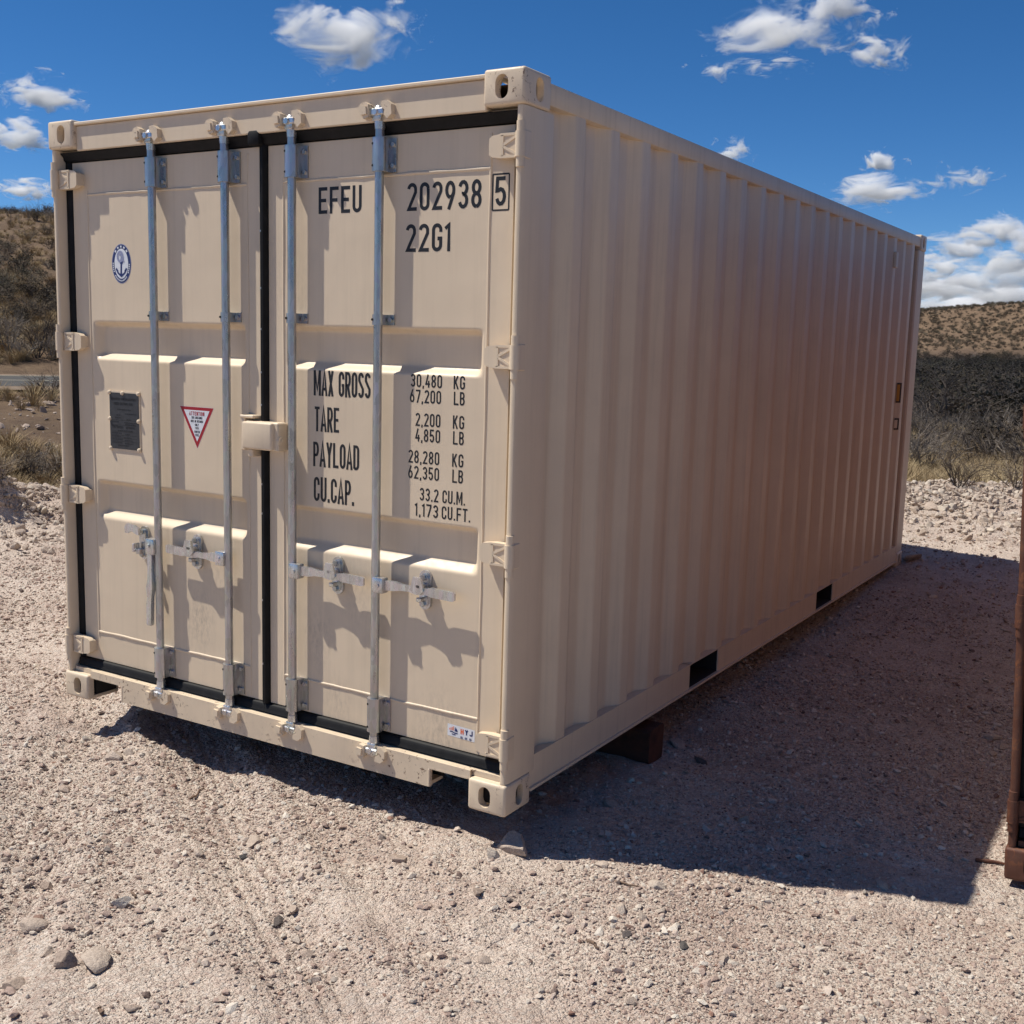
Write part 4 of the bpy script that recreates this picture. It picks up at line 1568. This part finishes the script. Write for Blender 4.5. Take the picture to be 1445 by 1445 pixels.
def shrub_mesh(seed, stems=9, spread=.75, levels=3, leaves=160, leafsize=.035, upright=False, thick=.020):
    """unit-height desert shrub: bare branching stems with sparse small leaves"""
    rn = random.Random(seed)
    tw, lf = MB(), MB()
    tips = []

    def grow(p, d, ln, r, lv):
        seg = 3 if lv < levels else 2
        for k in range(seg):
            d = (d + Vector((rn.gauss(0, .16), rn.gauss(0, .16), rn.gauss(0, .12) + .03))).normalized()
            q = p + d * (ln / seg)
            tube(tw, p, q, r, r * .80)
            r *= .80
            p = q
            if lv < levels and (k > 0 or rn.random() < .5):
                for _ in range(1 if upright else 2):
                    dd = (d + Vector((rn.gauss(0, .7), rn.gauss(0, .7), rn.gauss(0, .4)))).normalized()
                    grow(p, dd, ln * (.45 + .2 * rn.random()), r * .68, lv + 1)
        tips.append((p, d))
    for i in range(stems):
        a = rn.random() * 6.28
        sp = spread * (.25 + .75 * rn.random())
        d = Vector((math.cos(a) * sp, math.sin(a) * sp, 1)).normalized()
        grow(Vector((math.cos(a) * .04, math.sin(a) * .04, -.03)), d, (.55 + .25 * rn.random()) if not upright else .9, thick * (.7 + .6 * rn.random()), 1)
    for i in range(leaves):
        p, d = tips[rn.randrange(len(tips))]
        c = p + Vector((rn.gauss(0, .05), rn.gauss(0, .05), rn.gauss(0, .05)))
        a = Vector((rn.gauss(0, 1), rn.gauss(0, 1), rn.gauss(0, 1))).normalized()
        b = a.orthogonal().normalized()
        s = leafsize * (.5 + rn.random())
        lf.add([c - a * s, c + b * s * .5, c + a * s, c - b * s * .5], [(0, 1, 2, 3)])
    me = bpy.data.meshes.new("desert_shrub")
    nv = len(tw.v)
    me.from_pydata(tw.v + lf.v, [], tw.f + [tuple(i + nv for i in f) for f in lf.f])
    me.materials.append(MAT['twig'])
    me.materials.append(MAT['leaf'])
    mi = np.zeros(len(me.polygons), np.int32)
    mi[len(tw.f):] = 1
    me.polygons.foreach_set("material_index", mi)
    me.update()
    return me


def tuft_mesh(seed, blades=95, h=1.0, spread=.55):
    rn = random.Random(seed)
    m = MB()
    for i in range(blades):
        a = rn.random() * 6.28
        r = rn.random() * .25
        b = Vector((math.cos(a) * r, math.sin(a) * r, -.02))
        d = Vector((math.cos(a) * spread * rn.random() * 1.3, math.sin(a) * spread * rn.random() * 1.3, h * (.55 + .5 * rn.random())))
        w = Vector((-math.sin(a), math.cos(a), 0)) * (.006 + .007 * rn.random())
        mid = b + d * .55 + Vector((0, 0, .06))
        tip = b + d + Vector((math.cos(a), math.sin(a), 0)) * .15
        m.add([b - w, b + w, mid + w * .8, mid - w * .8, tip], [(0, 1, 2, 3), (3, 2, 4)])
    me = bpy.data.meshes.new("grass_tuft")
    me.from_pydata(m.v, [], m.f)
    me.materials.append(MAT['straw'])
    return me


bare = [shrub_mesh(20 + i, 10, .85, 3, 60, .022) for i in range(4)]
leafy = [shrub_mesh(40 + i, 12, .95, 3, 700, .040) for i in range(4)]
stalky = [shrub_mesh(60 + i, 9, .32, 2, 20, .02, True, .012) for i in range(2)]
tufts = [tuft_mesh(80 + i) for i in range(4)]


def place_shrub(u, v, hpx, kind, label, group, i, wide=1.0):
    P, t = on_ground(u, v)
    h = hpx * t / FPX
    me = {'bare': bare, 'leafy': leafy, 'stalky': stalky, 'tuft': tufts}[kind]
    me = me[i % len(me)]
    nm = {'bare': 'bare_shrub', 'leafy': 'leafy_shrub', 'stalky': 'stalky_shrub', 'tuft': 'grass_tuft'}[kind]
    o = link(nm, me)
    o.location = (P[0], P[1], hgt(P[0], P[1]) - .02 * h)
    o.rotation_euler = (RS.randn() * .06, RS.randn() * .06, RS.rand() * 6.28)
    o.scale = (h * wide, h * wide, h)
    tag(o, label, 'grass' if kind == 'tuft' else 'shrub', group)
    return o


# hillside across the road
k = 0
for u, v, hp, kd, w in ((14, 318, 24, 'stalky', .9), (40, 312, 16, 'stalky', 1.0), (52, 312, 26, 'stalky', .9), (66, 313, 24, 'stalky', .8), (28, 316, 16, 'stalky', 1.0)):
    place_shrub(u, v, hp, kd, "thin stalky shrub standing on the hill's skyline", "stalky shrubs on the hill crest", k, w)
    k += 1
for u, v, hp, kd, w in ((52, 505, 62, 'bare', .75), (14, 500, 66, 'bare', .6), (72, 508, 44, 'bare', .8), (-20, 505, 60, 'bare', .7), (34, 508, 36, 'bare', .9)):
    place_shrub(u, v, hp, kd, "tall bare branched shrub beside the road at the hill's foot", "bare shrubs along the road", k, w)
    k += 1
for i in range(46):
    u, v = -40 + RS.rand() * 130, 328 + RS.rand() * 165
    if i < 14:
        u, v = ((36, 372), (48, 418), (12, 436), (60, 395), (22, 392), (8, 352), (70, 352), (40, 340), (66, 432), (28, 452), (4, 405), (56, 455), (76, 380), (18, 340))[i]
    kd = ('leafy', 'bare', 'leafy')[i % 3]
    lab = "dark leafy bush dotted on the brown hillside" if kd == 'leafy' else "bare twiggy bush dotted on the brown hillside"
    place_shrub(u, v, (14 + 16 * RS.rand()) * (.6 + .6 * (v - 300) / 200), kd, lab, kd + " bushes on the hillside", k, 1.0)
    k += 1
# between bank and road
for u, v, hp in ((46, 572, 34), (72, 566, 26), (12, 566, 22), (30, 578, 20), (58, 580, 18)):
    for j in range(1):
        place_shrub(u, v, hp, 'tuft', "yellow clump of dry bunch grass at the road's edge", "bunch grass by the road", k, 1.1)
        k += 1
for u, v, hp in ((20, 676, 46), (45, 676, 40), (66, 674, 44), (84, 672, 36), (2, 674, 40), (34, 668, 30), (72, 560, 40)):
    place_shrub(u, v, hp, 'bare', "low grey brush growing behind the rubble bank", "brush behind the bank", k, 1.3)
    k += 1
# scrub flat behind the far bank
for i in range(15):
    u = 1262 + RS.rand() * 210
    v = 560 + 145 * RS.rand() ** .8
    hp = (26 + 44 * RS.rand()) * (.45 + .75 * (v - 540) / 150)
    if i < 6:
        u, v, hp = ((1410, 664, 66), (1352, 690, 58), (1300, 676, 74), (1432, 690, 50), (1384, 636, 40), (1322, 640, 50))[i]
    kd = 'bare' if i % 4 else 'leafy'
    lab = "grey bare branched bush growing on the scrub flat" if i % 4 else "small leaved dusty bush growing on the scrub flat"
    place_shrub(u, v, hp, kd, lab, kd + " bushes on the scrub flat", k, 1.0)
    k += 1


def polar(n, r0, r1, a0, a1, pw=.6):
    r = r0 + (r1 - r0) * RS.rand(n) ** pw
    a = np.radians(a0 + (a1 - a0) * RS.rand(n))
    return CAM[0] + np.sin(a) * r, CAM[1] + np.cos(a) * r, r


def scatter_plants(name, protos, x, y, h, label, cat, sink=.02, wide=1.0):
    n = len(x)
    z = height(x, y) - sink * h
    rot = np.stack([RS.randn(n) * .05, RS.randn(n) * .05, RS.rand(n) * 6.28], 1)
    scl = np.stack([h * wide, h * wide, h], 1)
    scatter(name, protos, np.stack([x, y, z], 1), rot, scl, label, cat)


def wild_ok(x, y, r):
    az = np.arctan2(x - CAM[0], y - CAM[1])
    on_road = (r > 33) & (r < 46.5) & (az < -.25)
    return (berm_s(x, y) > 1.6) & ~on_road


# dry grass everywhere beyond the bank
x, y, r = polar(15000, 13, 70, -66, 8, .8)
kp = wild_ok(x, y, r) & (vnoise(x * .25, y * .25) + .5 * vnoise(x * .9, y * .9) > -.12)
x, y, r = x[kp], y[kp], r[kp]
scatter_plants("dry_grass", tufts, x, y, (.14 + .3 * RS.rand(len(x)) ** 2) * (1 + .01 * r), "straw coloured dry grass covering the wild ground", "grass", wide=1.3)
x, y, r = polar(9000, 22, 66, -22, 2, .75)
scatter_plants("golden_grass", tufts, x, y, (.30 + .45 * RS.rand(len(x)) ** 2), "golden dry grass behind the rubble bank", "grass", wide=1.3)
# grass on the slopes of the hill across the road
x, y, r = polar(9000, 46, 175, -66, -20, .75)
scatter_plants("hill_grass", tufts, x, y, .25 + .35 * RS.rand(len(x)) ** 2, "tawny dry grass on the hillside", "grass", wide=1.5)
x, y, r = polar(1500, 47, 190, -66, -24, .75)
kp = vnoise(x * .06, y * .06) > -.2
x, y, r = x[kp], y[kp], r[kp]
scatter_plants("hill_scrub", leafy + bare, x, y, .5 + .7 * RS.rand(len(x)), "brown low scrub spread over the hillside", "scrub", wide=1.1)
# scrub belt and the scrub of the far hill
x, y, r = polar(110, 30, 62, -24, 4, .8)
scatter_plants("flat_brush", bare, x, y, .6 + 1.1 * RS.rand(len(x)), "grey leafless brush on the flat", "scrub", wide=1.1)
x, y, r = polar(4600, 56, 430, -26, 6, .7)
scatter_plants("scrub_belt", leafy + bare, x, y, 1.1 + 1.8 * RS.rand(len(x)) ** 1.5, "dense dark belt of scrub under a cloud's shade", "scrub", wide=1.25)
x, y, r = polar(15000, 450, 760, -24, 4, .8)
scatter_plants("far_scrub", leafy, x, y, 0.5 + 1.0 * RS.rand(len(x)) ** 2, "small scrub speckling the far sunlit hill", "scrub", wide=1.2)

# rubble between bank and road
slope_p = [rock_mesh(340 + i, 2, (1, .8, .6), 10, 'rock_brown', 'rubble', .10) for i in range(5)]
n = 1500
x, y, r = polar(n, 14, 32, -64, -38, .8)
s = .03 + .15 * RS.rand(n) ** 4
scatter("slope_rubble", slope_p, np.stack([x, y, height(x, y) + s * .15], 1), np.stack([RS.randn(n) * .5, RS.randn(n) * .5, RS.rand(n) * 6.28], 1),
        np.stack([s, s, s * .8], 1), "brown broken stones on the slope below the road", "rubble")

# ------------------------------------------------------------------ road
az = np.radians(np.arange(-80, -24, .5))


def ribbon(r0, r1, dz, name, mat, label=None):
    R_ = np.linspace(r0, r1, 7)
    A, Rr = np.meshgrid(az[::-1], R_, indexing='ij')
    X, Y = CAM[0] + np.sin(A) * Rr, CAM[1] + np.cos(A) * Rr
    Z = height(X, Y) * 0 + np.maximum(height(X, Y), 0.0) * .3 + dz
    return grid_mesh(name, X, Y, Z, mat)


rd = link("road", ribbon(35.6, 43.6, .055, "road", 'asphalt'))
tag(rd, "grey asphalt road running along the foot of the hill", "road", kind="structure")
link("road_shoulder", ribbon(43.3, 45.8, .050, "road_shoulder", 'shoulder'), rd)
link("road_shoulder", ribbon(33.6, 35.9, .050, "road_shoulder", 'shoulder'), rd)
link("road_line", ribbon(39.5, 39.62, .062, "road_line", 'line'), rd)
link("road_line", ribbon(43.0, 43.12, .062, "road_line", 'line'), rd)


# ------------------------------------------------------------------ clouds
def cloud_mat(i, size, dens, thin=0.0):
    m = bpy.data.materials.new("cloud_vapour")
    m.use_nodes = True
    n = m.node_tree
    n.nodes.clear()
    out = n.nodes.new("ShaderNodeOutputMaterial")
    vol = n.nodes.new("ShaderNodeVolumePrincipled")
    vol.inputs["Color"].default_value = (1, 1, 1, 1)
    vol.inputs["Anisotropy"].default_value = 0.0
    c = coords(n)
    off = n.nodes.new("ShaderNodeMapping")
    off.inputs["Location"].default_value = (i * 3.7, i * 1.9, i * 5.3)
    n.links.new(c, off.inputs[0])
    ln_ = n.nodes.new("ShaderNodeVectorMath")
    ln_.operation = 'LENGTH'
    n.links.new(mapping(n, c, (1.0, 1.0, 1.0)), ln_.inputs[0])
    f1 = noise(n, off.outputs[0], 1.5, 9, 0.64, .6)
    shape = math_n(n, 'SUBTRACT', math_n(n, 'MULTIPLY', f1, 5.6), math_n(n, 'ADD', math_n(n, 'MULTIPLY', ln_.outputs["Value"], 1.3), 2.45 + 2 * thin))
    d = math_n(n, 'MAXIMUM', math_n(n, 'MULTIPLY', shape, dens / size), 0.0)
    d = math_n(n, 'MINIMUM', d, dens * .5 / size)
    n.links.new(d, vol.inputs["Density"])
    n.links.new(vol.outputs[0], out.inputs["Volume"])
    return m


def cloud(i, u, v, w, h, alt, label, group="small fair weather clouds", dens=27.0, thin=0.0):
    d = Vector(ray(u, v))
    t = (alt - CAM[2]) / d.z
    P = Vector(CAM) + d * t
    wd, ht = w * t / FPX, h * t / FPX
    bm = bmesh.new()
    bmesh.ops.create_icosphere(bm, subdivisions=3, radius=1.0)
    me = bpy.data.meshes.new("cloud")
    bm.to_mesh(me)
    bm.free()
    o = link("cloud", me)
    o.location = P
    o.rotation_euler = (0, 0, -math.atan2(d.x, d.y))
    o.scale = (wd * .80, wd * .50, ht * 1.0)
    m = cloud_mat(i, wd, dens, thin)
    me.materials.append(m)
    tag(o, label, "cloud", group)
    return o


for i, (u, v, w, h, thin, lab) in enumerate((
        (492, 50, 150, 74, -.04, "large ragged white cloud above the container's header"),
        (580, 38, 84, 40, .15, "torn wisp trailing from the large ragged cloud"),
        (60, 132, 88, 36, -.08, "puffy white cloud above the container's top corner by the road"),
        (28, 192, 74, 32, -.08, "white cloud level with the top corner by the road"),
        (35, 267, 60, 20, -.08, "thin streak of cloud over the brown hill"),
        (1096, 40, 150, 72, 0, "broad white cloud high above the far end"),
        (1186, 18, 104, 58, 0, "white cloud touching the broad one high above"),
        (1238, 70, 82, 42, 0, "small puff beneath the pair of high clouds"),
        (1007, 97, 66, 26, .15, "faint small cloud beside a faint long one"),
        (1082, 92, 104, 26, .12, "faint long cloud under the broad high one"),
        (1030, 217, 54, 32, 0, "cloud peeping over the container's top rail"),
        (1246, 229, 50, 26, 0, "lone small puff above a longer cloud"),
        (1233, 273, 110, 30, -.08, "long flat based cloud over the top rail's far end"),
        (1360, 254, 72, 34, .02, "wispy torn cloud above the cloud bank"),
        (1392, 330, 84, 36, -.04, "small cloud crowning the bank over the far hill"),
        (1346, 352, 84, 30, -.04, "rounded cloud in the bank beside the crowning one"),
        (1428, 354, 110, 52, -.08, "tall heaped cloud in the bank over the far hill"),
        (1326, 377, 84, 28, -.06, "low cloud in the bank beside the container's far corner"),
        (1395, 390, 130, 38, -.08, "broad flat based cloud in the middle of the bank"),
        (1330, 404, 120, 28, -.10, "long low cloud under the one beside the far corner"),
        (1424, 414, 120, 32, -.10, "long low cloud under the broad one in the bank"),
        (1365, 428, 170, 24, -.12, "lowest cloud in the bank resting on the far hill"))):
    cloud(i + 1, u, v, w, h, 1500 if v < 300 else 1100, lab, thin=thin - .03)

# the cloud overhead whose shade lies on the scrub belt
tgt = Vector((-16.0, 238.0, 0.0))
alt = 900.0
o = cloud(40, 700, 100, 100, 60, 900, "broad cloud overhead shading the belt of scrub", dens=160.0, thin=-1.2)
o.location = (tgt.x - SUN_DX * alt, tgt.y - SUN_DY * alt, alt)
o.rotation_euler = (0, 0, RAD(9))
o.scale = (105, 225, 40)
o.data.materials.clear()
o.data.materials.append(cloud_mat(40, 100, 2.3, -1.2))
